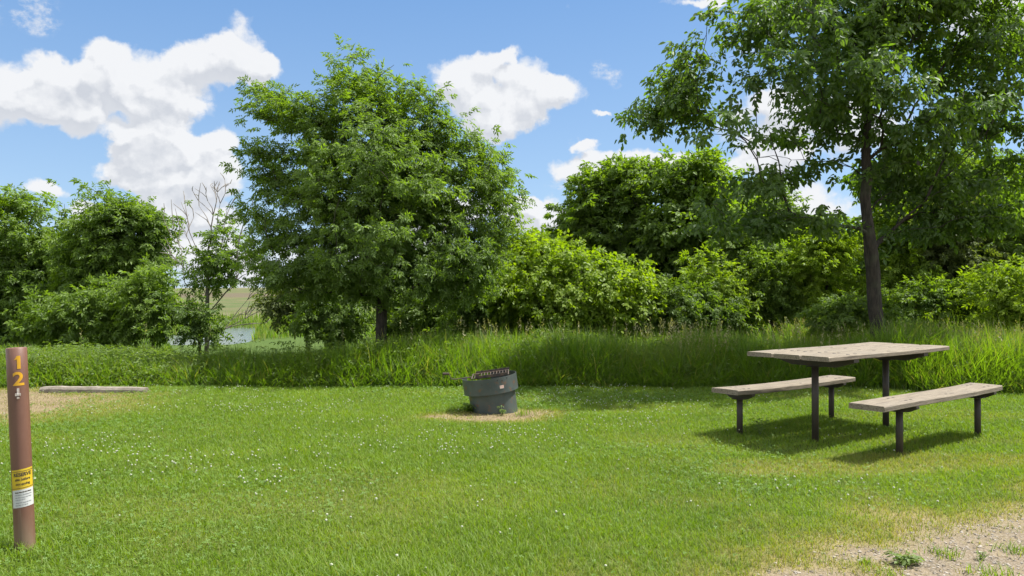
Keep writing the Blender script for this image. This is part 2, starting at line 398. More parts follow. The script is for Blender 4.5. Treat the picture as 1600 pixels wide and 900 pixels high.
def water_mat():
    m, nt = newmat('river_water'); pos = nt.node('ShaderNodeNewGeometry').outputs['Position']
    p = nt.node('ShaderNodeBsdfPrincipled'); p.inputs['Base Color'].default_value = (.10, .12, .11, 1); p.inputs['Roughness'].default_value = .12
    p.inputs['IOR'].default_value = 1.33; p.inputs['Specular IOR Level'].default_value = .9
    b = nt.node('ShaderNodeBump'); b.inputs['Strength'].default_value = .5; b.inputs['Distance'].default_value = .12
    nt.link(nt.noise(mapped(nt, pos, (.7, 2.2, 1)), 1.6, 4, .6).outputs['Fac'], b.inputs['Height']); nt.link(b.outputs[0], p.inputs['Normal'])
    out(nt, p.outputs[0]); return m
wv = np.array([[-160, 42, -1.76], [-10, 42, -1.76], [-10, 76, -1.76], [-160, 76, -1.76]])
tag(link('river', mesh_np('river', wv, [np.array([[0, 1, 2, 3]])], [water_mat()])), kind='structure')

# ------------------------------------------------------------------ foliage building
def frames(axis_, nrm):
    a = axis_ / np.linalg.norm(axis_, axis=1, keepdims=True)
    s = np.cross(a, nrm); s /= np.linalg.norm(s, axis=1, keepdims=True) + 1e-9
    n = np.cross(s, a)
    return np.stack([s, a, n], 2)          # columns: side, along, up
def leaf_tpl(w=.24, fold=.07, droop=-.12, six=False):
    if six:
        v = np.array([[0, 0, 0], [-w * .85, .28, fold], [-w * .8, .62, fold * .6 + droop * .4], [0, 1, droop], [w * .8, .62, fold * .6 + droop * .4], [w * .85, .28, fold]])
        return v, np.array([[0, 3, 2, 1], [0, 5, 4, 3]])
    v = np.array([[0, 0, 0], [-w, .42, fold], [0, 1, droop], [w, .42, fold]])
    return v, np.array([[0, 2, 1], [0, 3, 2]])
def spray_tpl(rng, n_pairs=2, w=.22, six=False, size=.55, whorl=False):
    """a compound leaf (or short shoot) of unit length: leaflets along an axis"""
    lv, lf = leaf_tpl(w, rng.uniform(.03, .1), rng.uniform(-.25, -.1), six)
    V, Fc = [], []
    items = [(1.0 - size * .55, rng.uniform(-.15, .15), 1.0)]
    for k in range(n_pairs):
        yy = .25 + .5 * k / max(1, n_pairs - .5)
        for sgn in (-1, 1): items.append((yy + rng.uniform(-.06, .06), sgn * rng.uniform(.75, 1.25), rng.uniform(.8, 1.05)))
    for yy, ang, sc in items:
        v = lv * size * sc
        tl = rng.uniform(-.45, .1); c, s = math.cos(tl), math.sin(tl)   # hang
        v = v @ np.array([[1, 0, 0], [0, c, s], [0, -s, c]])
        rl = rng.uniform(-.5, .5); c, s = math.cos(rl), math.sin(rl)
        v = v @ np.array([[c, 0, s], [0, 1, 0], [-s, 0, c]])
        c, s = math.cos(-ang), math.sin(-ang)
        v = v @ np.array([[c, s, 0], [-s, c, 0], [0, 0, 1]])
        Fc.append(lf + len(V) * len(lv)); V.append(v + np.array([0, yy, -.12 * yy * yy]))
    return np.concatenate(V), np.concatenate(Fc), len(items)
def scatter(rng, P, A, N, S, tpls):
    """place templates: P pos, A axis, N normal, S scale -> verts, faces, rnd"""
    Vs, Fs, Rn, base = [], {}, [], 0
    which = rng.integers(0, len(tpls), len(P))
    for k, (tv, tf, nl) in enumerate(tpls):
        ix = np.nonzero(which == k)[0]
        if not len(ix): continue
        M = frames(A[ix], N[ix]) * S[ix, None, None]
        v = np.einsum('nij,vj->nvi', M, tv) + P[ix, None, :]
        f = tf[None] + (np.arange(len(ix)) * len(tv))[:, None, None] + base
        Vs.append(v.reshape(-1, 3)); Fs.setdefault(tf.shape[1], []).append(f.reshape(-1, tf.shape[1]))
        per = len(tv) // nl
        r = np.clip(rng.random((len(ix), 1)) * .7 + rng.random((len(ix), nl)) * .3, 0, 1)
        Rn.append(np.repeat(r, per, axis=1).ravel()); base += len(ix) * len(tv)
    return np.concatenate(Vs), [np.concatenate(x) for x in Fs.values()], np.concatenate(Rn)

def grow(trunk, tips, rng, kp=.3, curve=.35, seg=.35, droopy=0.0):
    pos = [np.array(p, float) for p in trunk]; par = [-1] + list(range(len(trunk) - 1))
    pl = [0.0]
    for i in range(1, len(trunk)): pl.append(pl[-1] + np.linalg.norm(pos[i] - pos[i - 1]))
    chains = [list(range(len(trunk)))]; tp = np.array(trunk)
    lowz = tp[max(1, len(tp) // 5)][2]
    order = np.argsort([np.min(np.linalg.norm(tp - t, axis=1)) for t in tips])
    P = np.zeros((len(trunk) + 60 * len(tips) + 10, 3)); L = np.zeros(len(P)); P[:len(pos)] = pos; L[:len(pos)] = pl; n = len(pos)
    first = max(1, int(len(trunk) * .18))
    tipnode = {}
    for ti in order:
        t = tips[ti]
        d = P[:n] - t; dist = np.linalg.norm(d, axis=1)
        cost = dist + kp * L[:n] + .7 * np.maximum(0, d[:, 2] + .15 * dist)
        cost[:first] += 50
        k = int(np.argmin(cost)); a = P[k].copy(); D = dist[k]
        m = int(np.clip(round(D / seg), 2, 12))
        pk = par[k] if k < len(par) else -1
        pdir = (a - P[pk]) if pk >= 0 else np.array([0, 0, 1.0]); pdir = pdir / (np.linalg.norm(pdir) + 1e-9)
        u = (t - a) / (D + 1e-9)
        c1 = a + (u * .55 + pdir * .35 + np.array([0, 0, .25])) * D * curve + rng.normal(0, .05, 3) * D
        ch = [k]
        for j in range(1, m + 1):
            s = j / m; q = (1 - s) ** 2 * a + 2 * s * (1 - s) * c1 + s * s * t
            if j < m: q = q + rng.normal(0, .022, 3) * min(D, .8)
            q = q - np.array([0, 0, droopy * D * s * s * .2])
            P[n] = q; L[n] = L[ch[-1]] + np.linalg.norm(q - P[ch[-1]]); par.append(ch[-1]); ch.append(n); n += 1
        chains.append(ch); tipnode[ti] = ch
    return P[:n], np.array(par), chains, tipnode
def wood_mesh(name, P, par, chains, Rb, rmin, sides, mat, flare=1.0, power=.5, trunk_top=.3):
    cnt = np.zeros(len(P))
    for ch in chains[1:]: cnt[ch[-1]] += 1
    cnt[chains[0][-1]] += 1
    for i in range(len(P) - 1, 0, -1):
        if par[i] >= 0: cnt[par[i]] += cnt[i]
    cnt = np.maximum(cnt, 1); rad = np.maximum(rmin, Rb * (cnt / cnt[0]) ** power)
    V, Q = [], []; base = 0
    for ci, ch in enumerate(chains):
        pts = P[ch]; r = rad[ch].copy()
        if ci: r[0] = min(r[0] * .9, r[1] * 1.25)
        else:
            r = np.maximum(r, Rb * np.linspace(1, trunk_top, len(r)) ** 1.1 * .8)
            if flare > 1: 
                h = pts[:, 2] - pts[0, 2]; r *= 1 + (flare - 1) * np.exp(-h / .22)
        r[-1] *= .5
        sd = sides + 6 if ci == 0 else (sides + 2 if r[0] > rmin * 3 else sides)
        t = np.gradient(pts, axis=0); t /= np.linalg.norm(t, axis=1, keepdims=True) + 1e-9
        ref = np.array([1.0, 0.2, 0]) if abs(t[0][0]) < .8 else np.array([0, 0, 1.0])
        a = ref - t * (t @ ref)[:, None]; a /= np.linalg.norm(a, axis=1, keepdims=True) + 1e-9
        b = np.cross(t, a); th = np.arange(sd) * 2 * np.pi / sd
        rr = r[:, None] * (1 + (.10 * np.sin(th * 3 + ci) + .05 * np.sin(th * 5 + 1))[None] * (1 if ci == 0 else 0))
        v = pts[:, None] + (a[:, None] * np.cos(th)[None, :, None] + b[:, None] * np.sin(th)[None, :, None]) * rr[..., None]
        K = np.arange(len(ch) * sd).reshape(len(ch), sd) + base; K2 = np.roll(K, -1, axis=1)
        Q.append(np.stack([K[:-1], K2[:-1], K2[1:], K[1:]], -1).reshape(-1, 4)); V.append(v.reshape(-1, 3)); base += v.shape[0] * sd
    return mesh_np(name, np.concatenate(V), [np.concatenate(Q)], [mat], smooth=True)

def n3(p, s, f):
    return (vnoise(p[:, 0] * f + 9.2, p[:, 2] * f + s, s) + vnoise(p[:, 1] * f + 3.1, p[:, 2] * f * 1.2, s + 5)) / 2
def sample_blobs(rng, blobs, n, depth, cl=.0, shell=.45, freq=1.0):
    """blobs: (px,py,rpx,rpy[,dy,ry]) at the tree's own distance -> points inside the crown"""
    cs, rs = [], []
    for b in blobs:
        dy = b[4] if len(b) > 4 else 0.0
        Yd = depth + dy; c = W(b[0], b[1], Yd); rx = b[2] / F * Yd; rz = b[3] / F * Yd
        ry = b[5] if len(b) > 5 else (rx + rz) * .5
        cs.append(c); rs.append((rx, ry, rz))
    cs = np.array(cs); rs = np.array(rs); vol = rs.prod(1) ** .8; out_ = []
    while len(out_) < n:
        k = rng.choice(len(cs), p=vol / vol.sum(), size=n * 2)
        d = rng.normal(size=(n * 2, 3)); d /= np.linalg.norm(d, axis=1, keepdims=True)
        p = cs[k] + d * rs[k] * (rng.random(n * 2) ** shell)[:, None]
        # thin out points that are deep inside other blobs
        q = ((p[:, None] - cs[None]) / rs[None]); inside = (np.sum(q * q, 2) < .55).sum(1)
        keep = rng.random(n * 2) < np.where(inside > 1, .45, 1.0)
        if cl: keep &= n3(p, rng.integers(1, 50), freq) > cl * rng.uniform(.6, 1.0, n * 2)
        out_ += list(p[keep])
    return np.array(out_[:n]), cs.mean(0)

TREES = []
def tree(name, label, cat, base_px, depth, blobs, mat, n_tips=200, sprays=12, leaf=.2, r=.12, seed=0, top=None, trunk_px=None,
         pairs=2, six=False, w=.22, size=.55, sig=.22, flat=.5, bark=None, rmin=.006, cl=.35, group=None, bare=0.0, bare_blobs=None,
         droop=.35, up=.6, kp=.3, sides=4, flare=1.25, shell=.45, stems=1, freq=1.0, skirt=0.0, trunkname='trunk', crownname='crown', power=.5, trunk_top=.3):
    rng = np.random.default_rng(seed + 100)
    tips, cen = sample_blobs(rng, blobs, n_tips, depth, cl, shell, freq)
    bx = W(base_px, HOR, depth)[0]; bz = float(height(bx, depth)) - .05
    base = np.array([bx, depth, bz])
    if trunk_px: key = [base] + [W(a, b, depth + (q[0] if q else 0)) for a, b, *q in trunk_px]
    else:
        tz = np.percentile(tips[:, 2], 88) if top is None else top
        tc = tips[tips[:, 2] > np.percentile(tips[:, 2], 70)].mean(0)
        key = [base, base * .55 + np.array([tc[0], tc[1], base[2] + (tz - base[2]) * .9]) * .45 + rng.normal(0, .08, 3) * [1, 1, 0], np.array([tc[0], tc[1], tz])]
    key = np.array(key); s = np.concatenate([[0], np.cumsum(np.linalg.norm(np.diff(key, axis=0), axis=1))])
    m = max(8, int(s[-1] / .28)); ss = np.linspace(0, s[-1], m)
    tr = np.stack([np.interp(ss, s, key[:, i]) for i in range(3)], 1)
    for _ in range(3): tr[1:-1] = (tr[:-2] + tr[2:] + 2 * tr[1:-1]) / 4
    tr[1:-1] += rng.normal(0, .018, (m - 2, 3)) * [1, 1, 0]
    nb = len(tips); alltips = tips
    if bare_blobs is not None:
        bt, _ = sample_blobs(rng, bare_blobs[1], bare_blobs[0], depth, 0, .2); alltips = np.concatenate([tips, bt])
    Pn, par, chains, tipn = grow(tr, alltips, rng, kp)
    root = empty(name, base + [0, 0, .05], label, cat, group)
    off = base + np.array([0, 0, .05])
    wm = wood_mesh(trunkname, Pn - off, par, chains, r, rmin, sides, bark or M_BARK, flare, power, trunk_top)
    link(trunkname, wm, root)
    # leaves hang in sprays along the outer part of every branch
    PP, AA, NN, SS = [], [], [], []
    for ti in range(nb):
        ch = tipn[ti]; pts = Pn[ch]
        if rng.random() < bare: continue
        m_ = rng.poisson(sprays / 3.2) + 1; q_ = 5; k = m_ * q_
        t = 1 - rng.random(m_) ** 1.4 * .75; f = t * (len(pts) - 1); i0 = np.minimum(f.astype(int), len(pts) - 2); fr = (f - i0)[:, None]
        p = pts[i0] * (1 - fr) + pts[i0 + 1] * fr
        j = rng.normal(0, 1, (m_, 3)) * sig * np.array([1, 1, flat]); p = p + j
        p = np.repeat(p, q_, 0); j = np.repeat(j, q_, 0)
        o = p - cen; o[:, 2] *= .5; o /= np.linalg.norm(o, axis=1, keepdims=True) + 1e-6
        jj = j / (np.linalg.norm(j, axis=1, keepdims=True) + 1e-6)
        a = o * .5 + jj * .6 + rng.normal(0, .5, (k, 3)) * [1, 1, .6] - np.array([0, 0, droop])
        p = p + a * leaf * rng.uniform(-.35, .25, (k, 1)) + rng.normal(0, .12, (k, 3)) * leaf
        tilt_ = np.repeat(rng.normal(0, .38, (m_, 3)), q_, 0)
        nn = np.array([0, 0, up]) + o * .5 + np.array([.12, -.12, 0]) + tilt_ + rng.normal(0, .22, (k, 3))
        PP.append(p); AA.append(a); NN.append(nn); SS.append(leaf * rng.uniform(.6, 1.35, k))
    PP = np.concatenate(PP); AA = np.concatenate(AA); NN = np.concatenate(NN); SS = np.concatenate(SS)
    tp = [spray_tpl(rng, pairs, w, six, size) for _ in range(6)]
    V, Fc, rn = scatter(rng, PP, AA, NN, SS, tp)
    zmin = height(V[:, 0], V[:, 1]); V[:, 2] = np.maximum(V[:, 2], zmin + .02)
    link(crownname, mesh_np(crownname, V - off, Fc, [mat], attrs={'rnd': rn}), root)
    TREES.append((name, len(V)))
    return root

M_LMAIN = leafmat('leaf_main', (0.076, 0.132, 0.013), (0.152, 0.232, 0.025), tf=.53, gloss=.03)
M_LBIG = leafmat('leaf_big', (0.049, 0.100, 0.016), (0.117, 0.185, 0.023), tf=.55, gloss=.03, rough=.5)
M_LMID = leafmat('leaf_mid', (0.073, 0.130, 0.013), (0.158, 0.235, 0.020), tf=.53, gloss=.025)
M_LYEL = leafmat('leaf_yellow_green', (0.117, 0.190, 0.007), (0.219, 0.300, 0.011), tf=.50, gloss=.025)
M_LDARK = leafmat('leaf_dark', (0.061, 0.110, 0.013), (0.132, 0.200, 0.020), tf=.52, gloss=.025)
M_LOLIVE = leafmat('leaf_olive', (0.066, 0.090, 0.020), (0.127, 0.160, 0.032), tf=.44, gloss=.025)

# --- the big tree in the middle
tree('broadleaf_tree', 'full round-crowned green tree standing behind the fire ring at the meadow edge', 'tree', 598, 13.5,
     [(590,185,85,88),(500,190,55,60),(445,165,56,36,0,.7),(415,150,30,22,0,.4),(395,238,34,16,0,.4),(385,285,28,14,0,.4),(545,130,44,40,0,.8),(425,265,50,30,.3,.8),(660,200,62,68),(720,250,62,55),(595,270,120,70,-.8,1.7),(600,270,150,80,.6,1.6),
      (762,310,52,66,0,.9),(745,250,40,40,0,.7),(700,345,85,62),(500,330,100,58),(405,335,36,24,0,.6),(430,400,50,30,0,.8),(600,385,165,60,-.6,1.6),(720,420,75,55,0,1.3),(490,420,85,52,0,1.3),(605,435,150,36,.2,1.6),(470,452,44,20),(735,455,45,22)],
     M_LMAIN, n_tips=860, sprays=25, leaf=.138, r=.095, seed=3, trunk_px=[(594,460),(590,380),(588,270),(592,150)], sig=.17, flat=.38, cl=.31, w=.21, six=False, pairs=2, size=.52, kp=.35, freq=1.1)
# --- the big tree at the right, behind the table
tree('shade_tree', 'tall dark-trunked tree with wide spreading limbs reaching over the picnic table', 'tree', 1376, 12.4,
     [(1040,165,72,34,-.3,.7),(1090,110,62,42,-.5,.9),(1010,200,34,16,-.3,.4),(1130,40,52,45,-1.0,.9),(1150,185,80,36,-2.2,.9),(1200,110,80,60,-2.4,1.1),(1245,30,90,60,-1.6,1.2),
      (1280,180,80,45,.5,1.2),(1380,40,130,80,0,1.8),(1350,130,110,60,-1.4,1.2),(1500,90,90,70,.3,1.6),(1570,170,70,60,.5,1.2),(1470,200,90,50,-.8,1.3),(1590,50,60,60,.4,1.2),
      (1560,270,90,40,.5,1.0),(1400,270,80,36,.8,1.0),(1240,262,55,20,.6,.8),(1150,285,80,24,-.6,.7),(1120,335,70,22,-.8,.6),(1230,345,80,24,-.4,.8),(1340,-60,180,90,0,2.0),(1480,-40,110,80,0,1.6),(1470,310,80,30,.5,1.0),(1480,352,80,22,.4,1.0),(1575,340,60,26,.4,.9)],
     M_LBIG, n_tips=900, sprays=15, leaf=.150, r=.108, seed=9, trunk_px=[(1366,440),(1354,330),(1352,250),(1357,140),(1368,20),(1372,-90)],
     six=True, pairs=1, w=.27, size=.62, sig=.15, flat=.38, cl=.43, flare=1.5, droop=.6, up=.6, kp=.42, freq=1.3, rmin=.005, sides=5, 
     bare_blobs=(46, [(1195,262,50,26,0,.7),(1200,215,40,20),(1520,20,60,30),(1560,240,60,40),(1500,330,80,20)]), power=.62)
# --- left group
LG = 'trees beyond the tall grass'
tree('broadleaf_tree', 'wide rounded tree cut off by the left edge, behind the brown post', 'tree', 20, 22,
     [(20,335,45,38),(78,338,32,36),(60,400,62,48),(-40,370,60,60),(10,440,80,50),(90,450,45,50),(30,495,90,34),(-50,470,70,60)], M_LMID,
     n_tips=330, sprays=23, leaf=0.23, r=.16, seed=21, group=LG, cl=.3, sig=.28)
tree('broadleaf_tree', 'tree with a stray top shoot, between the left edge tree and the half-bare tree', 'tree', 190, 21,
     [(190,335,42,34),(146,300,10,12,0,.2),(228,350,28,28),(160,380,48,40),(222,400,40,34),(190,445,66,40),(130,440,40,50)], M_LMID,
     n_tips=280, sprays=23, leaf=0.21, r=.13, seed=22, group=LG, cl=.36, sig=.25)
tree('half_bare_tree', 'half-bare tree with leafless top twigs beside the river', 'tree', 322, 19.5,
     [(336,408,38,30),(350,362,22,26),(380,395,24,16),(316,438,30,14)], M_LMID,
     n_tips=85, sprays=7, leaf=0.17, r=.06, seed=23, group=LG, cl=.3, sig=.24, bark=M_BARKP, trunk_px=[(324,460),(326,400),(333,340),(340,300)],
     kp=.75, power=.62, bare_blobs=(120, [(285,330,28,36,0,.6),(312,300,26,28,0,.6),(340,292,26,24,0,.6),(372,312,26,26,0,.6),(398,350,22,30,0,.6),(400,440,34,36,0,.6),(272,380,22,30,0,.6),(405,485,30,24,0,.6)]), rmin=.0095, trunk_top=.15)
tree('young_tree', 'small dusty-green leaning tree on the river bank under the big middle tree', 'tree', 476, 18,
     [(445,470,24,14),(478,455,36,18),(500,480,36,26),(440,495,18,10)], M_LOLIVE, n_tips=90, sprays=17, leaf=0.17, r=.05, seed=24, group=LG, sig=.2)
# --- shrubs
tree('young_tree', 'mid green young tree between the dense green tree and the sunlit sapling', 'tree', 1165, 17.2,
     [(1160,395,44,34),(1135,435,40,30),(1190,440,40,32),(1165,350,22,26),(1150,470,40,24)], M_LMID, n_tips=170, sprays=17, leaf=.17, r=.05, seed=71, group=LG, sig=.22, cl=.36)
tree('young_tree', 'yellow-green young tree glimpsed just right of the shade tree trunk', 'tree', 1395, 16.4,
     [(1395,375,36,34),(1410,425,40,30),(1385,455,34,24),(1400,335,22,22)], M_LYEL, n_tips=140, sprays=16, leaf=.17, r=.045, seed=72, group=LG, sig=.22, cl=.36)
SG = 'shrubs behind the tall grass'
def shrub(label, bx, dep, blobs, mat, n=90, sp=14, leaf=.2, seed=0, cat='shrub', name='shrub', **k):
    rs_ = np.random.default_rng(seed + 500)
    for b_ in list(blobs):                     # a few shoots stand out above each mound
        for _ in range(3):
            u_ = rs_.uniform(-.8, .8); blobs = blobs + [(b_[0] + u_ * b_[2], b_[1] - b_[3] * (1 - u_ * u_) ** .5 - rs_.uniform(0, 10), rs_.uniform(5, 10), rs_.uniform(8, 16))]
    a = dict(n_tips=n, sprays=sp * 1.35, leaf=leaf * .82, r=.035, seed=seed, group=SG, cl=.34, sig=.2, flat=.6, kp=.2, flare=1.0, rmin=.006, shell=.5, trunkname='stem', crownname='foliage')
    a.update(k); return tree(name, label, cat, bx, dep, blobs, mat, **a)
shrub('green shrub at the foot of the left edge tree', 120, 18, [(110,500,40,24),(140,470,26,30),(70,505,30,24),(170,510,24,16)], M_LMID, 100, 14, .22, 31, cl=.4)
shrub('low leafy shrub between the stray-topped tree and the half-bare tree', 240, 18, [(225,475,30,30),(248,505,24,18),(195,507,32,16),(232,448,14,14)], M_LMID, 100, 13, .20, 32, cl=.4)
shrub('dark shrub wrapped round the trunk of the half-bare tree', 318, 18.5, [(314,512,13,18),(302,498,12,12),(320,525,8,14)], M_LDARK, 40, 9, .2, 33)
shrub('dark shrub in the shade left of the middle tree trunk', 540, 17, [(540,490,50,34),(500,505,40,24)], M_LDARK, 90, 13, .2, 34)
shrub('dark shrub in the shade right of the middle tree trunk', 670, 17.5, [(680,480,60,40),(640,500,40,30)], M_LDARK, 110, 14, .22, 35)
shrub('bright yellow-green bush lit by the sun, just right of the middle tree', 900, 15.5,
      [(925,448,70,38),(975,462,34,32),(870,432,50,36),(880,480,80,32),(815,450,44,42),(950,485,50,28)], M_LYEL, 360, 18, .165, 36, cat='bush', name='bush', w=.34, pairs=1, size=.60, cl=.36, sig=.26)
shrub('tall yellow-green bush squeezed between the middle tree and the bright bush', 800, 16.5, [(800,410,34,34),(830,390,34,22),(780,440,34,40),(850,410,30,22)], M_LYEL, 170, 17, .16, 37, cat='bush', name='bush')
# --- woods behind, centre right
tree('broadleaf_tree', 'tall green tree behind the bright yellow-green bush', 'tree', 965, 20,
     [(945,290,48,36),(985,272,46,26),(925,345,42,44),(985,350,60,55),(900,380,34,34),(950,420,70,50),(1010,440,50,60)], M_LMID,
     n_tips=380, sprays=23, leaf=0.20, r=.13, seed=41, group=LG, pairs=3, w=.24, cl=.34, sig=.24)
tree('broadleaf_tree', 'dense green tree left of the shade tree, behind the far end of the lawn', 'tree', 1085, 19,
     [(1060,275,58,34),(1110,290,50,42),(1060,350,62,55),(1130,370,60,55),(1090,430,76,50),(1160,440,46,50),(1030,470,40,40)], M_LMID,
     n_tips=420, sprays=23, leaf=0.20, r=.14, seed=42, group=LG, pairs=1, w=.32, size=.6, cl=.34, sig=.24)
tree('broadleaf_tree', 'shaded tree rising behind the shade tree limbs, above the far bench', 'tree', 1215, 21,
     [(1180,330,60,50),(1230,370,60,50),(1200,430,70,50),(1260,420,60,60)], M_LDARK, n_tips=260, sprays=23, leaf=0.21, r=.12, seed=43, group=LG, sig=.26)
tree('young_tree', 'sunlit yellow-green sapling just left of the shade tree trunk', 'tree', 1277, 16.2,
     [(1290,385,44,34),(1310,430,36,36),(1255,425,34,30),(1280,470,44,24)], M_LYEL, n_tips=170, sprays=17, leaf=0.14, r=.035, seed=44, group=LG, cl=.3, sig=.18)
shrub('pale green shrub with shiny leaves left of the sunlit sapling', 1205, 16.4, [(1205,440,34,30),(1215,475,40,26),(1180,465,28,26)], M_LMID, 120, 12, .18, 45)
tree('broadleaf_tree', 'dark-trunked tree standing behind and to the right of the shade tree', 'tree', 1436, 17,
     [(1430,300,70,50),(1480,340,60,50),(1420,370,60,40),(1500,270,60,50),(1460,400,50,26)], M_LDARK, n_tips=300, sprays=21, leaf=0.18, r=.15, seed=46, group=LG,
     trunk_px=[(1434,440),(1428,370),(1432,280),(1440,220)], sig=.22)
tree('broadleaf_tree', 'leafy tree at the right edge behind the near bench', 'tree', 1575, 16.5,
     [(1570,330,60,50),(1610,380,60,60),(1540,385,50,40),(1590,420,70,40),(1640,300,70,70)], M_LMID, n_tips=300, sprays=21, leaf=0.17, r=.12, seed=47, group=LG, sig=.22)
tree('thin_tree', 'thin dark-stemmed tree between the dark-trunked tree and the right edge tree', 'tree', 1488, 16,
     [(1490,350,40,40),(1510,400,44,30),(1470,400,30,24)], M_LOLIVE, n_tips=110, sprays=15, leaf=0.15, r=.05, seed=48, group=LG, sig=.2)
shrub('broad green shrub at the right of the shade tree trunk', 1430, 15.2, [(1430,475,44,26),(1400,500,36,22),(1470,490,40,24)], M_LMID, 130, 13, .17, 51)
shrub('rounded green shrub under the thin dark-stemmed tree', 1520, 15, [(1510,468,44,22),(1550,480,40,26),(1500,495,50,22)], M_LYEL, 130, 13, .17, 52)
shrub('yellowish shrub touching the right edge above the tall grass', 1600, 13.5, [(1600,455,44,30),(1640,470,50,40),(1590,490,50,24)], M_LYEL, 130, 13, .18, 53)
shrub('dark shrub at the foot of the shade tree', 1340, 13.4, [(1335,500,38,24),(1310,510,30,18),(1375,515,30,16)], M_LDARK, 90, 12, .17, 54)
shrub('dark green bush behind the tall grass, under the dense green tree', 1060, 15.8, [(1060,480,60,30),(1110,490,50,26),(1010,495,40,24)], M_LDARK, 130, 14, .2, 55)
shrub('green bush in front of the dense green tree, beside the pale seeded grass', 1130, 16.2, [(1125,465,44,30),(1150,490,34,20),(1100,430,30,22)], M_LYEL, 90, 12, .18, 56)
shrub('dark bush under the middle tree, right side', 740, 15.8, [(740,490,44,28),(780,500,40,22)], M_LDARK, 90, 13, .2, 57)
# deep wood far behind, seen only through the gaps
for i, (px, dep, py, rx, ry) in enumerate([(870,30,430,60,50),(1000,32,420,80,60),(1110,30,400,80,60),(1240,31,430,80,60),(1350,29,410,90,70),(1450,30,400,90,70),(1560,29,400,90,80),(1680,27,380,90,90),(-60,30,400,90,80),(70,33,430,80,60),(700,33,440,70,50)]):
    lab = ['seen past the right side of the middle tree', 'hidden behind the tall tree by the bright bush', 'hidden behind the dense green tree', 'behind the sunlit sapling', 'showing behind the shade tree trunk',
           'behind the dark-trunked tree', 'behind the right edge tree', 'beyond the right edge tree', 'behind the left edge tree', 'behind the gap of the two left trees', 'low behind the middle tree'][i]
    tree('distant_tree', 'dark distant tree ' + lab, 'tree', px, dep, [(px,py,rx,ry),(px-rx*.5,py+30,rx*.7,ry*.8),(px+rx*.5,py+35,rx*.7,ry*.8),(px,py+60,rx,ry*.7)], M_LDARK,
         n_tips=150, sprays=13, leaf=.45, r=.16, seed=60 + i, group='distant wood', sig=.45, cl=.2, rmin=.012)

# ------------------------------------------------------------------ grass
def blades(rng, P, Hh, Wd, lean, segs=2, az=None, curl=.5):
    """bent tapering blades: P base (n,3)"""
    n = len(P); az = rng.random(n) * 2 * np.pi if az is None else az
    d = np.stack([np.cos(az), np.sin(az), np.zeros(n)], 1)
    fa = az + np.pi / 2 + rng.normal(0, .5, n); s = np.stack([np.cos(fa), np.sin(fa), np.zeros(n)], 1)
    rows = []
    for k in range(segs + 1):
        t = k / segs
        c = P + d * (lean * Hh * (t * .35 + curl * 1.3 * t * t))[:, None] + np.array([0, 0, 1.0]) * (Hh * (t - .45 * lean * curl * t * t))[:, None]
        if k < segs:
            wd = Wd * (1 - .75 * t * t) * .5
            rows += [c - s * wd[:, None], c + s * wd[:, None]]
        else: rows.append(c)
    V = np.stack(rows, 1); k = V.shape[1]; b = (np.arange(n) * k)[:, None]
    quads = [b + np.array([[2 * i, 2 * i + 1, 2 * i + 3, 2 * i + 2]]) for i in range(segs - 1)]
    tri = b + np.array([[2 * segs - 2, 2 * segs - 1, 2 * segs]])
    return V.reshape(-1, 3), ([np.concatenate(quads)] if quads else []) + [tri], k
def pts_in(rng, n, y0, y1, margin=1.0, half=.70):
    y = np.sqrt(rng.random(n * 2) * (y1 ** 2 - y0 ** 2) + y0 ** 2)
    x = (rng.random(n * 2) * 2 - 1) * (y * half + margin)
    return x[:n], y[:n]
M_LAWN = leafmat('lawn_blade', (.084, .150, .007), (.172, .252, .013), tf=.42, gloss=.02, dry=(0.240, 0.208, 0.056), ns=1.3)
M_TALL = leafmat('tall_grass_blade', (0.063, 0.124, 0.008), (0.140, 0.225, 0.016), tf=.52, gloss=.02, dry=(0.252, 0.225, 0.090), ns=.8)
M_SEED = leafmat('seed_head', (.17, .17, .075), (.31, .29, .15), tf=.3, gloss=.02)
M_CLO = leafmat('clover_leaf', (.070, .140, .016), (.130, .215, .030), tf=.38, gloss=.025)

rng = np.random.default_rng(7)
PX, PY, DEN = [], [], []
for (y0, y1, n) in ((2.9, 4.6, 155000), (4.6, 6.5, 170000), (6.5, 8.8, 165000), (8.8, 11.7, 165000)):
    x, y = pts_in(rng, n, y0, y1, 2.6); PX.append(x); PY.append(y)
x = np.concatenate(PX); y = np.concatenate(PY)
so_, dr_, cl_, gr_ = zones(x, y)
keep = (y < edge_y(x) + .1) & (rng.random(len(x)) > so_ ** 1.3 * .93 + gr_ * .06) & (rng.random(len(x)) > cl_ * .25)
keep &= ~((((x + .14) / .30) ** 2 + ((y - 8.98) / .30) ** 2) < 1)
keep &= ~((x > -6.5) & (x < -5.0) & (np.abs(y - 10.68) < .10))
x, y, so_, dr_, cl_ = x[keep], y[keep], so_[keep], dr_[keep], cl_[keep]
tuft = fbm(x * 1.1, y * 1.1, 41); fine = fbm(x * 5, y * 5, 43)
Hh = (.022 + .024 * tuft + .018 * fine) * rng.uniform(.6, 1.35, len(x)) * (1 - .35 * dr_)
lng = np.exp(-(((x + .65) / .55) ** 2 + ((y - 3.55) / .28) ** 2)) + .8 * np.exp(-(((x + 2.6) / .28) ** 2 + ((y - 4.1) / .2) ** 2)) + .7 * np.exp(-(((x - 4.4) / .5) ** 2 + ((y - 5.4) / .25) ** 2))
Hh *= 1 + 1.1 * lng * (rng.random(len(x)) < .5)
Wd = (.0023 + .00038 * y) * rng.uniform(.7, 1.3, len(x)) * (1 + .3 * lng)
dv = np.clip(dr_ * rng.uniform(.2, 1.5, len(x)) + (rng.random(len(x)) < .05) * .7, 0, 1)
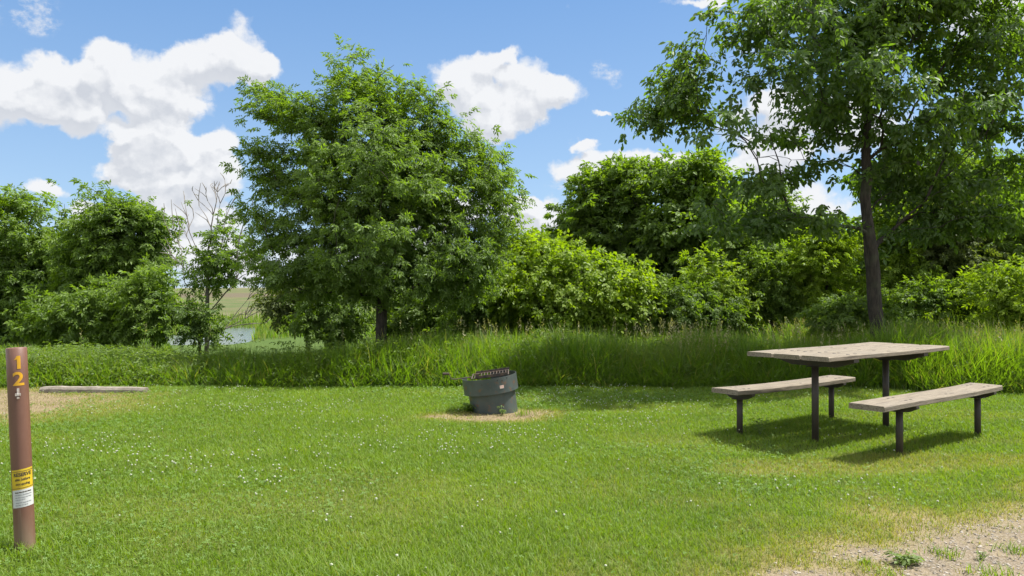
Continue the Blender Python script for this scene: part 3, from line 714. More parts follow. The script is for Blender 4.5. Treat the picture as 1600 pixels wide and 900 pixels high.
V, Fc, k = blades(rng, np.stack([x, y, height(x, y) - .004], 1), Hh, Wd, rng.uniform(.15, 1.1, len(x)), 2)
hue = np.clip(rng.random(len(x)) * .55 + .75 * (fbm(x * .9, y * .9, 51) - .25), 0, 1)
tag(link('lawn_grass', mesh_np('lawn_grass', V, Fc, [M_LAWN], attrs={'rnd': np.repeat(hue, k), 'dry': np.repeat(dv, k)})),
    'short mown green lawn grass with dry yellow streaks', 'grass', kind='stuff')
# clover leaves
x, y = pts_in(rng, 60000, 3.0, 11.4); so_, dr_, cl_, gr_ = zones(x, y)
keep = (rng.random(len(x)) < (.12 + cl_ * .85) * (1 - so_) * (1 - dr_ * .8)) & (y < edge_y(x)); x, y = x[keep], y[keep]
n = len(x); P = np.stack([x, y, height(x, y) + rng.uniform(.018, .045, n)], 1)
def clover_tpl(r):
    V = []; 
    for k in range(3):
        a = k * 2.094 + r; u = np.array([math.cos(a), math.sin(a)]); v = np.array([-u[1], u[0]])
        V += [[0, 0, 0], [*(u * .6 + v * .42), .12], [*(u * .95), .02], [*(u * .6 - v * .42), .12]]
    return np.array(V), np.concatenate([np.array([[0, 3, 2, 1]]) + 4 * k for k in range(3)]), 3
A = rng.normal(0, 1, (n, 3)) * [1, 1, .25]; N = np.array([0, 0, 1.0]) + rng.normal(0, .35, (n, 3))
tp = []
for r in (0, 1.0):
    v, f, nl = clover_tpl(r); tp.append((v, f, nl))
V, Fc, rn = scatter(rng, P, A, N, (.009 + .0008 * y) * rng.uniform(.7, 1.3, n), tp)
tag(link('clover_leaves', mesh_np('clover_leaves', V, Fc, [M_CLO], attrs={'rnd': rn})), 'patches of small clover leaves among the lawn grass', 'clover', kind='stuff')
# clover flowers
M_FLOWER, nt = newmat('clover_petal'); d = nt.node('ShaderNodeBsdfPrincipled'); d.inputs['Roughness'].default_value = .9
nt.link(nt.mix(nt.noise(nt.node('ShaderNodeTexCoord').outputs['Object'], 300, 2).outputs['Fac'], (0.240, 0.264, 0.160), (0.400, 0.424, 0.336)), d.inputs['Base Color']); out(nt, d.outputs[0])
def flower_geo(r=.0070, h=.050):
    V, T = [], []
    rows = [(-.75, .55), (-.2, .98), (.35, .85), (.8, .4)]; m = 7
    for zz, rr in rows:
        for k in range(m):
            a = k * 2 * math.pi / m + zz; q = r * rr * (1.12 if k % 2 else .88); V.append([q * math.cos(a), q * math.sin(a), h + zz * r * .85])
    V.append([0, 0, h + r * .95]); V.append([0, 0, h - r * .8])
    Q = []
    for i in range(3):
        for k in range(m): Q.append([i * m + k, i * m + (k + 1) % m, (i + 1) * m + (k + 1) % m, (i + 1) * m + k])
    for k in range(m): T.append([3 * m + k, 3 * m + (k + 1) % m, 4 * m]); T.append([(k + 1) % m, k, 4 * m + 1])
    return np.array(V), np.array(Q), np.array(T)
def stem_geo(h=.05):
    V = []; 
    for zz in (-.005, h):
        for k in range(3): V.append([.0011 * math.cos(k * 2.1), .0011 * math.sin(k * 2.1), zz])
    return np.array(V), np.array([[k, (k + 1) % 3, 3 + (k + 1) % 3, 3 + k] for k in range(3)])
x, y = pts_in(rng, 60000, 3.4, 11.4, .6, .68)
so_, dr_, cl_, gr_ = zones(x, y)
cf = sstep(.46, .60, fbm(x * .8 + 4, y * 1.0, 61)); pr = (.005 + .085 * cf * (1 - sstep(2.0, 3.4, x)) + .012 * sstep(9.3, 10.8, y)) * (1 - so_) * (1 - dr_)
keep = (rng.random(len(x)) < pr) & (y < edge_y(x) - .05); x, y = x[keep], y[keep]
o_ = np.argsort(y); x, y = x[o_], y[o_]
seen = np.abs(x) < y * .665
near = np.nonzero(seen)[0][:300]; rest = np.setdiff1d(np.arange(len(x)), near)
fv, fq, ft = flower_geo(); sv, sq = stem_geo()
fme = mesh_np('flower_head', fv, [fq, ft], [M_FLOWER], smooth=False); sme = mesh_np('stem', sv, [sq], [M_CLO], attrs={'rnd': np.full(len(sv), .6)})
proto = None
for i in near:
    z = float(height(x[i], y[i])); s = rng.uniform(.75, 1.25)
    root = bpy.data.objects.new('clover_flower', None); root.empty_display_size = .02; C.objects.link(root)
    tag(root, 'small round white clover flower standing in the near part of the lawn', 'flower', 'white clover flowers in the near lawn')
    root.location = (x[i], y[i], z); root.scale = (s, s, s * rng.uniform(.8, 1.1)); root.rotation_euler = (rng.normal(0, .2), rng.normal(0, .2), rng.random() * 6)
    for nm, me in (('flower_head', fme), ('stem', sme)):
        c = bpy.data.objects.new(nm, me); C.objects.link(c); c.parent = root
n = len(rest); s = rng.uniform(.7, 1.2, n); P = np.stack([x[rest], y[rest], height(x[rest], y[rest])], 1)
V = (fv[None] * s[:, None, None] + P[:, None]).reshape(-1, 3); b = (np.arange(n) * len(fv))[:, None, None]
tag(link('clover_flowers', mesh_np('clover_flowers', V, [(fq[None] + b).reshape(-1, 4), (ft[None] + b).reshape(-1, 3)], [M_FLOWER])),
    'countless tiny white clover flowers across the far lawn', 'clover flowers', kind='stuff')
print('flowers', len(near), n)

# tall grass
def tall_region(n, y0, y1, half=.72):
    y = np.sqrt(rng.random(n) * (y1 ** 2 - y0 ** 2) + y0 ** 2); x = (rng.random(n) * 2 - 1) * (y * half + 1.2); return x, y
xs, ys = [], []
for (n, y0, y1) in ((150000, 9.6, 13.2), (60000, 13.2, 17.5), (30000, 17.5, 30)):
    a, b = tall_region(n, y0, y1); xs.append(a); ys.append(b)
x = np.concatenate(xs); y = np.concatenate(ys); e = edge_y(x); keep = y > e; x, y, e = x[keep], y[keep], e[keep]
hn = fbm(x * .9, y * .9, 71)
Hh = (.34 + .42 * hn + .12 * (fbm(x * 3, y * 3, 73) - .5)) * sstep(-.25, .6, y - e) * rng.uniform(.55, 1.25, len(x)) + .06
Hh *= (1 + .15 * sstep(3.5, 6, x)) * (1 - .28 * sstep(-1.5, -4.0, x)) * (1 + .08 * sstep(-.5, .8, x)) * (1 + .5 * (fbm(x * 2.3, y * 2.3, 79) - .5))
Hh = Hh * (1 - .38 * sstep(-2, -3.2, x) * sstep(12.4, 13.6, y)) * (1 - .4 * sstep(14.5, 17, y)) * (1 + .35 * (vnoise(x * 14, y * 14, 3) - .5))
lean = rng.uniform(.05, .5, len(x)) + .15 * (rng.random(len(x)) < .15) * 3 + .35 * np.exp(-((y - e) / .3) ** 2)
Wd = (.0055 + .0005 * np.minimum(y, 22)) * rng.uniform(.6, 1.4, len(x)) * (1 + .8 * sstep(17, 30, y))
V, Fc, k = blades(rng, np.stack([x, y, height(x, y) - .01], 1), Hh, Wd, lean, 3, curl=.7)
hue = np.clip(rng.random(len(x)) * .6 + .9 * (fbm(x * .5, y * .8, 75) - .35) + .45 * sstep(4.5, 6.5, x) + .15 * sstep(-2, -5, x), 0, 1)
dv = np.clip((rng.random(len(x)) < .07) * .7 + .18 * sstep(.55, .75, fbm(x * .4, y, 77)), 0, 1)
tag(link('tall_grass', mesh_np('tall_grass', V, Fc, [M_TALL], attrs={'rnd': np.repeat(hue, k), 'dry': np.repeat(dv, k)})),
    'band of uncut tall green grass behind the mown lawn', 'tall grass', kind='stuff')
# seed heads above the tall grass
x, y = tall_region(12000, 10.5, 15.5); e = edge_y(x)
pr = (.10 + .9 * sstep(.42, .62, fbm(x * .7, y * .3, 81)) * (.25 + sstep(-.5, 1.5, x))) * (.03 + .97 * sstep(-2.4, -.6, x)); keep = (y > e + .5) & (rng.random(len(x)) < pr * .42); x, y = x[keep], y[keep]; n = len(x)
z = height(x, y); hh = rng.uniform(.60, .92, n); az = rng.random(n) * 6.28; ln = rng.uniform(.02, .16, n)
T = np.stack([x + np.cos(az) * ln, y + np.sin(az) * ln, z + hh], 1)
Vb, Fb, k = blades(rng, np.stack([x, y, z], 1), hh, np.full(n, .006), ln / hh * .8, 3, az, .6)
reps = 9; P = np.repeat(T, reps, 0) - np.tile(np.linspace(0, .17, reps), n)[:, None] * [0, 0, 1] + rng.normal(0, .008, (n * reps, 3))
A = rng.normal(0, .5, (n * reps, 3)) + [0, 0, .9]; N = rng.normal(0, 1, (n * reps, 3))
lv, lf = leaf_tpl(.2, .05, 0); Vs, Fs, rs = scatter(rng, P, A, N, rng.uniform(.03, .06, n * reps), [(lv, lf, 1)])
tag(link('seed_heads', mesh_np('seed_heads', np.concatenate([Vb, Vs]), Fb + [f + len(Vb) for f in Fs], [M_SEED], attrs={'rnd': np.concatenate([np.full(len(Vb), .3), rs])})),
    'pale grass seed heads standing above the tall grass', 'seed heads', kind='stuff')
# broad-leaved weeds mixed through the tall grass
M_WEED = leafmat('weed_leaf', (.070, .120, .016), (.140, .200, .034), tf=.44, gloss=.025)
x, y = tall_region(21000, 10.6, 16.0); e = edge_y(x)
pr = sstep(.42, .6, fbm(x * .8, y * .8, 91)) * .8 + .25 * sstep(-3, -6, x) + .4 * sstep(4.5, 7, x); keep = (y > e + .1) & (rng.random(len(x)) < pr); x, y = x[keep], y[keep]; n = len(x)
reps = 5; zz = np.tile(np.linspace(.25, 1, reps), n) * np.repeat((.30 + .42 * fbm(x * .9, y * .9, 71)) * sstep(-.1, .6, y - edge_y(x)) * rng.uniform(.4, 1.25, n) * (1 - .55 * sstep(-1.5, -3, x) * sstep(12, 13.4, y)), reps)
P = np.stack([np.repeat(x, reps), np.repeat(y, reps), np.repeat(height(x, y), reps) + zz], 1) + rng.normal(0, .03, (n * reps, 3)) * [1, 1, .3]
a = rng.random(n * reps) * 6.28; A = np.stack([np.cos(a), np.sin(a), rng.uniform(-.3, .5, n * reps)], 1); N = np.array([0, 0, 1.0]) + rng.normal(0, .3, (n * reps, 3))
tpw = [spray_tpl(rng, 1, .25, False, .6) for _ in range(4)]
V, Fc, rn = scatter(rng, P, A, N, rng.uniform(.07, .13, n * reps), tpw)
tag(link('weeds', mesh_np('weeds', V, Fc, [M_WEED], attrs={'rnd': rn})), 'leafy weeds growing among the tall grass', 'weeds', kind='stuff')
# reeds and bank grass by the river
n = 42000; x = rng.uniform(-46, 2, n); y = rng.uniform(28, 82, n); b = bank_x(y)
on = ((x > b + .5) & (y > 50)) | (y > 70.5) | ((y > 58) & (y < 67) & (x < -25.2 - .5 * (y - 62)) )
keep = on & (np.abs(x + y * .33) < y * .22 + 2); x, y = x[keep], y[keep]; zz = np.maximum(height(x, y), -1.79)
V, Fc, k = blades(rng, np.stack([x, y, zz - .02], 1), rng.uniform(.3, .75, len(x)) * (1 + .7 * (y > 57)), rng.uniform(.03, .06, len(x)), rng.uniform(.1, .5, len(x)), 2)
tag(link('reeds', mesh_np('reeds', V, Fc, [M_TALL], attrs={'rnd': np.repeat(rng.random(len(x)), k), 'dry': np.repeat((rng.random(len(x)) < .25) * .6, k)})),
    'reeds and meadow grass along the river banks', 'reeds', kind='stuff')
# gravel stones
def stones(name, label, x, y, smin, smax, mat):
    n = len(x); ico = bmesh.new(); bmesh.ops.create_icosphere(ico, subdivisions=1, radius=1); ico.verts.ensure_lookup_table()
    iv = np.array([v.co[:] for v in ico.verts]); fi = np.array([[v.index for v in f.verts] for f in ico.faces]); ico.free()
    s = rng.uniform(0, 1, n) ** 2.5 * (smax - smin) + smin
    V = iv[None] * (1 + rng.normal(0, .16, (n, len(iv), 1))) * (s[:, None] * rng.uniform(.6, 1.2, (n, 3)) * [1, 1, .6])[:, None]
    V = V + np.stack([x, y, height(x, y) + s * .15], 1)[:, None]
    return tag(link(name, mesh_np(name, V.reshape(-1, 3), [(fi[None] + (np.arange(n) * len(iv))[:, None, None]).reshape(-1, 3)], [mat], attrs={'rnd': np.repeat(rng.random(n), len(iv))})), label, 'gravel', kind='stuff')
M_STONE, nt = newmat('gravel_stone'); d = nt.node('ShaderNodeBsdfPrincipled'); d.inputs['Roughness'].default_value = .9
nt.link(nt.mix(nt.attr('rnd'), (0.136, 0.112, 0.080), (0.336, 0.304, 0.256)), d.inputs['Base Color']); out(nt, d.outputs[0])
x = rng.uniform(.5, 5.5, 60000); y = rng.uniform(2.6, 6.2, 60000); so_, dr_, cl_, gr_ = zones(x, y); keep = rng.random(len(x)) < gr_ ** 1.5 * .55; x, y = x[keep], y[keep]
stones('gravel', 'pale loose gravel at the edge of the track', x, y, .002, .011, M_STONE)
# dead straw on the bare patches
x, y = pts_in(rng, 120000, 2.9, 11.2); so_, dr_, cl_, gr_ = zones(x, y); keep = (rng.random(len(x)) < so_ * (.9 - .75 * gr_) + .05 * dr_) & ~((((x + .14) / .27) ** 2 + ((y - 8.98) / .27) ** 2) < 1); x, y = x[keep], y[keep]; n = len(x)
V, Fc, k = blades(rng, np.stack([x, y, height(x, y) + .002], 1), rng.uniform(.012, .035, n), np.full(n, .0045), rng.uniform(1.2, 3, n), 2, curl=.4)
M_STRAW = leafmat('straw', (0.160, 0.124, 0.060), (0.288, 0.232, 0.124), trans=(1, 1, 1), tf=.25, gloss=.02)
tag(link('dead_straw', mesh_np('dead_straw', V, Fc, [M_STRAW], attrs={'rnd': np.repeat(rng.random(n), k)})), 'dry dead grass litter on the bare earth patches', 'straw', kind='stuff')

# ------------------------------------------------------------------ single weed plants
def weed(px, py, label, h=.09, n=26, leaf=.05, seed=0, blade=False, mat=None, spread=.05, name='weed_plant', at=None):
    r = np.random.default_rng(900 + seed)
    Yd = EYE * F / (py - HOR); x0 = (px - 800) / F * Yd
    if at: x0, Yd = at
    z0 = float(height(x0, Yd)); root = empty(name, (x0, Yd, z0), label, 'weed' if not blade else 'grass tuft', 'single plants on the lawn and gravel')
    if blade:
        P = r.normal(0, spread * .5, (n, 3)) * [1, 1, 0]
        V, Fc, k = blades(r, P, r.uniform(.5, 1.1, n) * h, np.full(n, .005), r.uniform(.2, 1.2, n), 3)
        link('grass_blades', mesh_np('grass_blades', V, Fc, [mat or M_LAWN], attrs={'rnd': np.repeat(r.random(n), k), 'dry': np.repeat((r.random(n) < .2) * .5, k)}), root)
    else:
        ns = max(4, n // 6); bm_ = bmesh.new(); PP, AA, NN = [], [], []
        for i in range(ns):
            a = r.random() * 6.28; t = np.array([math.cos(a) * spread * r.uniform(.2, 1.2), math.sin(a) * spread * r.uniform(.2, 1.2), h * r.uniform(.6, 1.05)])
            pts = [np.zeros(3), t * [.35, .35, .5], t]; add_sweep(bm_, pts, [.002, .0016, .001], 4, False)
            for j in range(n // ns + 1):
                q = r.uniform(.25, 1); PP.append(t * [q * q, q * q, q]); aa = r.random() * 6.28; AA.append([math.cos(aa), math.sin(aa), r.uniform(-.2, .5)]); NN.append([r.normal(0, .3), r.normal(0, .3), 1])
        from_bm('stem', bm_, M_BARKG, root)
        PP = np.array(PP); V, Fc, rn = scatter(r, PP, np.array(AA), np.array(NN), leaf * r.uniform(.6, 1.2, len(PP)), [spray_tpl(r, 1, .3, True, .62) for _ in range(3)])
        link('leaves', mesh_np('leaves', V, Fc, [mat or M_WEED], attrs={'rnd': rn}), root)
    return root
M_BARKG = pmat('green_stem', lambda nt, tc: (.09, .13, .04), .8)
weed(1416, 880, 'dark green broadleaf weed growing alone in the gravel', .06, 50, .055, 1, spread=.07)
weed(1350, 880, 'small grass tuft in the gravel left of the broadleaf weed', .05, 40, .05, 2, blade=True)
weed(1475, 868, 'yellowish grass tuft in the gravel right of the broadleaf weed', .06, 60, .05, 3, blade=True, spread=.08)
weed(1385, 897, 'flat grass tuft at the bottom edge of the gravel, below the broadleaf weed', .04, 60, .05, 4, blade=True, spread=.09)
weed(1530, 872, 'thin upright weed standing in the gravel', .05, 12, .025, 5)
weed(1585, 860, 'grass tuft in the gravel nearest the right edge', .06, 70, .05, 6, blade=True, spread=.1)
weed(1545, 898, 'long grass tuft at the bottom edge of the gravel', .07, 70, .05, 7, blade=True, spread=.1)
weed(0, 0, 'leafy weed shooting up against the front of the fire ring', .11, 40, .035, 8, spread=.10, at=(-.10, 8.66))
weed(0, 0, 'dark low weed at the left foot of the fire ring', .12, 70, .06, 9, spread=.12, at=(-.50, 8.85), mat=M_LMID)
weed(0, 0, 'wild grass tuft at the right foot of the fire ring', .12, 60, .05, 10, blade=True, spread=.12, at=(.12, 8.66))
weed(1390, 640, 'thin pale weed growing under the far bench', .22, 40, .05, 11, spread=.12, at=(2.35, 7.35), mat=M_WEED)
weed(1365, 672, 'pale grass clump in the shade between the table and near bench', .16, 70, .05, 12, blade=True, spread=.14, at=(3.75, 7.15))
weed(1500, 740, 'dark coarse grass clump in the lawn, right of the near bench', .09, 90, .05, 13, blade=True, spread=.14, at=(3.25, 5.75))

# ------------------------------------------------------------------ picnic table and benches
def plank(name, L, w, t, parent, y, z, rg, sag=0.0, warp=0.0):
    bm = bmesh.new(); nx_ = 22
    prof = [(-w/2, -t/2 + .004), (-w/2, t/2 - .007), (-w/2 + .007, t/2), (-w/6, t/2 + .001), (w/6, t/2 + .001), (w/2 - .007, t/2), (w/2, t/2 - .007), (w/2, -t/2 + .004), (w/2 - .004, -t/2), (-w/2 + .004, -t/2)]
    rings = []
    o1, o2 = rg.uniform(-.008, .008, 2)
    for i in range(nx_ + 1):
        u = -1 + 2 * i / nx_; xx = u * L / 2 + (o1 if i == 0 else o2 if i == nx_ else 0); dz = sag * (1 - u * u) + warp * u ** 3; wy = 1 + .012 * math.sin(i * 1.3 + y * 9)
        rings.append([bm.verts.new((xx + (rg.uniform(-.004, .004) if i in (0, nx_) else 0), y + a * wy, z + b + dz)) for a, b in prof])
    for r0, r1 in zip(rings, rings[1:]):
        for k in range(len(prof)): bm.faces.new((r0[k], r1[k], r1[(k + 1) % len(prof)], r0[(k + 1) % len(prof)]))
    bm.faces.new(rings[0][::-1]); bm.faces.new(rings[-1])
    return from_bm(name, bm, M_WOOD, parent)
def bolt(parent, x, y, z, r=.016):
    bm = bmesh.new(); bmesh.ops.create_cone(bm, cap_ends=True, segments=12, radius1=r, radius2=r * .8, depth=.004)
    for v in bm.verts: v.co = Vector((v.co.x * 1.25 + x, v.co.y + y, v.co.z + z + .0012))
    from_bm('bolt', bm, M_BOLT, parent)
def beam(parent, x, halfw, z, th=.07, wd=.05, name='cross_beam'):
    """support under the boards with upswept tapered ends"""
    bm = bmesh.new(); hw = halfw
    prof = [(-hw, 0), (hw, 0), (hw, -th * .35), (hw * .55, -th), (-hw * .55, -th), (-hw, -th * .35)]
    A_ = [bm.verts.new((x - wd / 2, a, z + b)) for a, b in prof]; B_ = [bm.verts.new((x + wd / 2, a, z + b)) for a, b in prof]
    bm.faces.new(A_); bm.faces.new(B_[::-1])
    for k in range(6): bm.faces.new((A_[k], A_[(k + 1) % 6], B_[(k + 1) % 6], B_[k]))
    from_bm(name, bm, M_STEEL, parent)
def leg(parent, x, y, z1, r=.032, lean=0.0):
    bm = bmesh.new(); add_sweep(bm, [(x + lean, y, -.12), (x + lean * .5, y, z1 * .5), (x, y, z1)], r, 14)
    add_box(bm, (x, y, z1 - .006), (.12, .10, .008))
    o = from_bm('leg', bm, M_STEEL, parent)
    for p in o.data.polygons: p.use_smooth = len(p.vertices) == 4 and p.area < .02
    return o
rg = np.random.default_rng(5); TH = .040
tc_ = (3.277, 7.461)
t = empty('picnic_table', (tc_[0], tc_[1], float(height(*tc_))), 'long weathered wooden picnic table on two dark steel posts', 'picnic table', rz=.632)
top = .824; pw = (.824 - 2 * .018) / 3
for k in range(3):
    yy = (k - 1) * (pw + .018)
    p = plank('board', 2.116 + rg.uniform(-.03, .03), pw, TH, t, yy, top - TH / 2, rg, sag=-.004, warp=.006)
    for bx in (-.66, -.57, 0, .57, .66):
        for dy in (-.07, .07): bolt(p, bx + rg.uniform(-.015, .015), yy + dy, top - .002 - .004 * (1 - (bx / 1.05) ** 2) + .001)
for bx in (-.62, .62):
    beam(t, bx, .40, top - TH - .004, .085, .08); leg(t, bx, 0, top - TH - .089, .031)
bm = bmesh.new(); add_box(bm, (0, 0, top - TH - .03), (1.18, .05, .035)); from_bm('brace', bm, M_STEEL, t)
def bench(label, c, psi, z, w, L, l0, l1, sag, warp):
    b = empty('bench', (c[0], c[1], float(height(*c))), label, 'bench', 'benches beside the picnic table', rz=psi)
    p = plank('seat', L, w, .045, b, 0, z - .0225, rg, sag, warp)
    for bx in (l0 - .04, l0 + .04, l1 - .04, l1 + .04, .1):
        for dy in (-.075, .075):
            if abs(bx) < .3 and dy > 0: continue
            u = bx / (L / 2); bolt(p, bx, dy, z + sag * (1 - u * u) + warp * u ** 3 - .001, .014)
    for bx in (l0, l1):
        beam(b, bx, w * .52, z - .045 + sag * (1 - (bx / L * 2) ** 2) + warp * (bx / L * 2) ** 3, .055, .05); leg(b, bx, 0, z - .10, .029, .0)
    return b
bench('weathered plank bench on the near side of the table, closer to the gravel', (3.727, 6.88), .631, .474, .30, 2.144, -.56, .90, -.006, .010)
bench('weathered plank bench on the far side of the table, by the tall grass', (2.829, 7.931), .645, .447, .30, 2.05, -.80, .80, -.012, -.004)

# ------------------------------------------------------------------ fire ring
fx, fy = -.205, 8.98
fr = empty('fire_ring', (fx, fy, float(height(fx, fy))), 'dark green-grey steel campfire ring tilted to one side with a raised shield', 'fire ring')
tilt = Matrix.Translation((0, 0, 0)) @ Matrix.Rotation(R(-7.5), 4, 'Y') @ Matrix.Rotation(R(2.0), 4, 'X')
def tube_wall(bm, r, z0, z1, th, a0=0, a1=2 * math.pi, n=64, M=tilt, cx=0.0):
    full = abs(a1 - a0 - 2 * math.pi) < 1e-6; m = n if full else n + 1; rings = []
    for i in range(m):
        a = a0 + (a1 - a0) * i / n; c, s = math.cos(a), math.sin(a)
        rings.append([bm.verts.new(M @ Vector((cx + c * rr, s * rr, zz))) for rr, zz in ((r, z0), (r, z1), (r - th, z1), (r - th, z0))])
    for i in range(n):
        A_, B_ = rings[i], rings[(i + 1) % m]
        for k in range(4): bm.faces.new((A_[k], B_[k], B_[(k + 1) % 4], A_[(k + 1) % 4]))
    if not full: bm.faces.new(rings[0]); bm.faces.new(rings[-1][::-1])
bm = bmesh.new(); tube_wall(bm, .270, -.14, .30, .005); from_bm('ring_wall', bm, M_RING, fr, True)
bm = bmesh.new(); tube_wall(bm, .315, .235, .415, .005, R(150), R(150) + R(300), cx=-.005); tube_wall(bm, .311, .236, .25, .04, R(150), R(150) + R(300), cx=-.005)
sh = from_bm('upper_shield', bm, M_RING, fr, True)
for o in (fr.children[0], sh):
    for p in o.data.polygons: p.use_smooth = abs(p.normal.z) < .6
    mod = o.modifiers.new('edge', 'EDGE_SPLIT'); mod.split_angle = R(35)
def on_shield(ang, z, rr=.3155): return tilt @ Vector((-.005 + math.cos(ang) * rr, math.sin(ang) * rr, z))
for ang, z in ((R(-62), .375), (R(-50), .395), (R(-72), .39), (R(-105), .36)):
    bm = bmesh.new(); c = on_shield(ang, z, .3165); d = Vector((math.cos(ang), math.sin(ang), 0)); add_sweep(bm, [c - d * .004, c + d * .001], .0065, 10); from_bm('bolt_hole', bm, M_BOLT, sh)
bm = bmesh.new(); vs = []
for zz in (.290, .325):
    vs.append([bm.verts.new(on_shield(a, zz, .3175)) for a in np.linspace(R(-69), R(-60), 5)])
for k in range(4): bm.faces.new((vs[0][k], vs[0][k + 1], vs[1][k + 1], vs[1][k]))
from_bm('sticker', bm, M_PINK, sh)
# ash bed
bm = bmesh.new(); bmesh.ops.create_circle(bm, cap_ends=True, segments=40, radius=.262)
for v in bm.verts: v.co.z = .035
from_bm('ash_bed', bm, pmat('ash', lambda nt, tc: nt.mix(nt.noise(tc, 30, 4).outputs['Fac'], (.08, .075, .07), (.25, .23, .21)), 1), fr)
# cooking grate with bars and coil handle
gr_o = None; bm = bmesh.new(); zz = .425
fl = lambda x_, y_, z_=zz: tilt @ Vector((x_, y_, z_))
for a, b in (((-.20, -.20), (.22, -.20)), ((.22, -.20), (.22, .20)), ((.22, .20), (-.20, .20)), ((-.20, .20), (-.20, -.20))):
    add_sweep(bm, [fl(*a), fl(*b)], .007, 6)
for i in range(11):
    xx = -.17 + i * .036; add_sweep(bm, [fl(xx, -.2), fl(xx, .2)], .005, 5)
grt = from_bm('grate', bm, M_GRATE, fr)
bm = bmesh.new(); add_box(bm, (.035, -.205, .438), (.36, .008, .030), tilt); add_box(bm, (.035, .205, .438), (.40, .008, .030), tilt); add_box(bm, (-.13, -.20, .455), (.045, .04, .055), tilt, .006); from_bm('pivot_bar', bm, M_GRATE, grt)
bm = bmesh.new(); pts = [fl(-.20, -.02), fl(-.40, -.02, zz - .0), fl(-.445, -.02, zz + .008), fl(-.46, -.02, zz + .07)]; 
c0 = fl(-.46, -.02, zz + .07)
add_sweep(bm, pts, .0065, 7)
for k in range(40):
    pass
co = [c0 + Vector((-.075 * k / 60, .013 * math.cos(k * .75), .013 * math.sin(k * .75))) for k in range(61)]
add_sweep(bm, co, .0042, 5)
from_bm('coil_handle', bm, M_GRATE, grt)

# ------------------------------------------------------------------ campsite post
PR = .049; base = Vector((-2.578, 4.11, 0)); topv = Vector((-2.641, 4.125, 1.068)); axis_ = (topv - base); PL = axis_.length
pm = empty('campsite_post', (base.x, base.y, float(height(base.x, base.y))), 'round brown campsite post marked 12 with a yellow and a white sticker', 'post')
q = Vector((0, 0, 1)).rotation_difference(axis_.normalized()); pm.rotation_mode = 'QUATERNION'; pm.rotation_quaternion = q
bm = bmesh.new(); n = 40; prof = [(PR, -.15)] + [(PR, z) for z in np.linspace(0, PL - .004, 8)] + [(PR - .004, PL), (PR - .02, PL + .001), (.001, PL + .002)]
rings = [[bm.verts.new((r * math.cos(2 * math.pi * k / n), r * math.sin(2 * math.pi * k / n), z)) for k in range(n)] for r, z in prof]
for a, b in zip(rings, rings[1:]):
    for k in range(n): bm.faces.new((a[k], a[(k + 1) % n], b[(k + 1) % n], b[k]))
bm.faces.new(rings[-1]); body = from_bm('post_body', bm, M_POST, pm, True)
face_a = math.atan2(-base.y, -base.x) + .04          # the side that faces the lawn and the viewer
def wrap(me_or_bm, z0, rr, da=0.0, rot=0.0):
    c, s = math.cos(rot), math.sin(rot)
    for v in me_or_bm.verts:
        x_, y_ = v.co.x * c - v.co.y * s, v.co.x * s + v.co.y * c
        a = face_a + da + x_ / PR
        v.co = Vector((math.cos(a) * (rr + v.co.z), math.sin(a) * (rr + v.co.z), z0 + y_))
def text_bm(txt, h, bold=0.0, width=None, spacing=1.0):
    cu = bpy.data.curves.new('lettering', 'FONT'); cu.body = txt; cu.size = h / .70; cu.align_x = 'CENTER'; cu.offset = bold; cu.space_character = spacing; cu.resolution_u = 4
    ob = bpy.data.objects.new('lettering', cu); C.objects.link(ob); dg = bpy.context.evaluated_depsgraph_get()
    me = bpy.data.meshes.new_from_object(ob.evaluated_get(dg)); bpy.data.objects.remove(ob); bm = bmesh.new(); bm.from_mesh(me); bpy.data.meshes.remove(me); bpy.data.curves.remove(cu)
    xs_ = [v.co.x for v in bm.verts]; mid = (min(xs_) + max(xs_)) / 2; wd = max(xs_) - min(xs_)
    for v in bm.verts: v.co.x = (v.co.x - mid) * (width / wd if width else 1)
    bmesh.ops.triangulate(bm, faces=bm.faces)
    for _ in range(4):
        es = [e for e in bm.edges if e.calc_length() > .006]
        if not es: break
        bmesh.ops.subdivide_edges(bm, edges=es, cuts=1); bmesh.ops.triangulate(bm, faces=bm.faces)
    return bm
def zpost(py): return (1.35 - (py - 460) / F * 4.06) / math.cos(.04)
def digit(ch, py0, py1, width, da):
    bm = text_bm(ch, zpost(py0) - zpost(py1), .0022, width); wrap(bm, zpost(py1), PR + .0012, da)
    return from_bm('digit', bm, M_YEL, body)
bm = bmesh.new(); h1 = zpost(556.5) - zpost(577); w1 = .0155
for quad in ([(-.003, 0), (.0135, 0), (.0135, h1), (-.003, h1)], [(-.0165, h1 * .66), (-.003, h1 * .74), (-.003, h1), (-.0065, h1 * .88)]):
    vv = [bm.verts.new((a, b, 0)) for a, b in quad]; bm.faces.new(vv)
bmesh.ops.triangulate(bm, faces=bm.faces)
for _ in range(4):
    es = [e for e in bm.edges if e.calc_length() > .006]
    if not es: break
    bmesh.ops.subdivide_edges(bm, edges=es, cuts=1); bmesh.ops.triangulate(bm, faces=bm.faces)
wrap(bm, zpost(577), PR + .0012, .02); from_bm('digit', bm, M_YEL, body)
digit('2', 582, 602.5, .052, .04)
def patch(name, z0, z1, w_, rr, mat, parent, da=0.0, slant=0.0):
    bm = bmesh.new(); bmesh.ops.create_grid(bm, x_segments=14, y_segments=3, size=.5)
    for v in bm.verts: v.co = Vector((v.co.x * w_, v.co.y * (z1 - z0) + v.co.x * slant, 0))
    wrap(bm, (z0 + z1) / 2, rr, da); return from_bm(name, bm, mat, parent, True)
z_a, z_b, z_c = zpost(733.5), zpost(765), zpost(792.5); SLN = .010
s1 = patch('yellow_sticker', z_b, z_a, .115, PR + .0008, M_YEL2, body, 0, SLN)
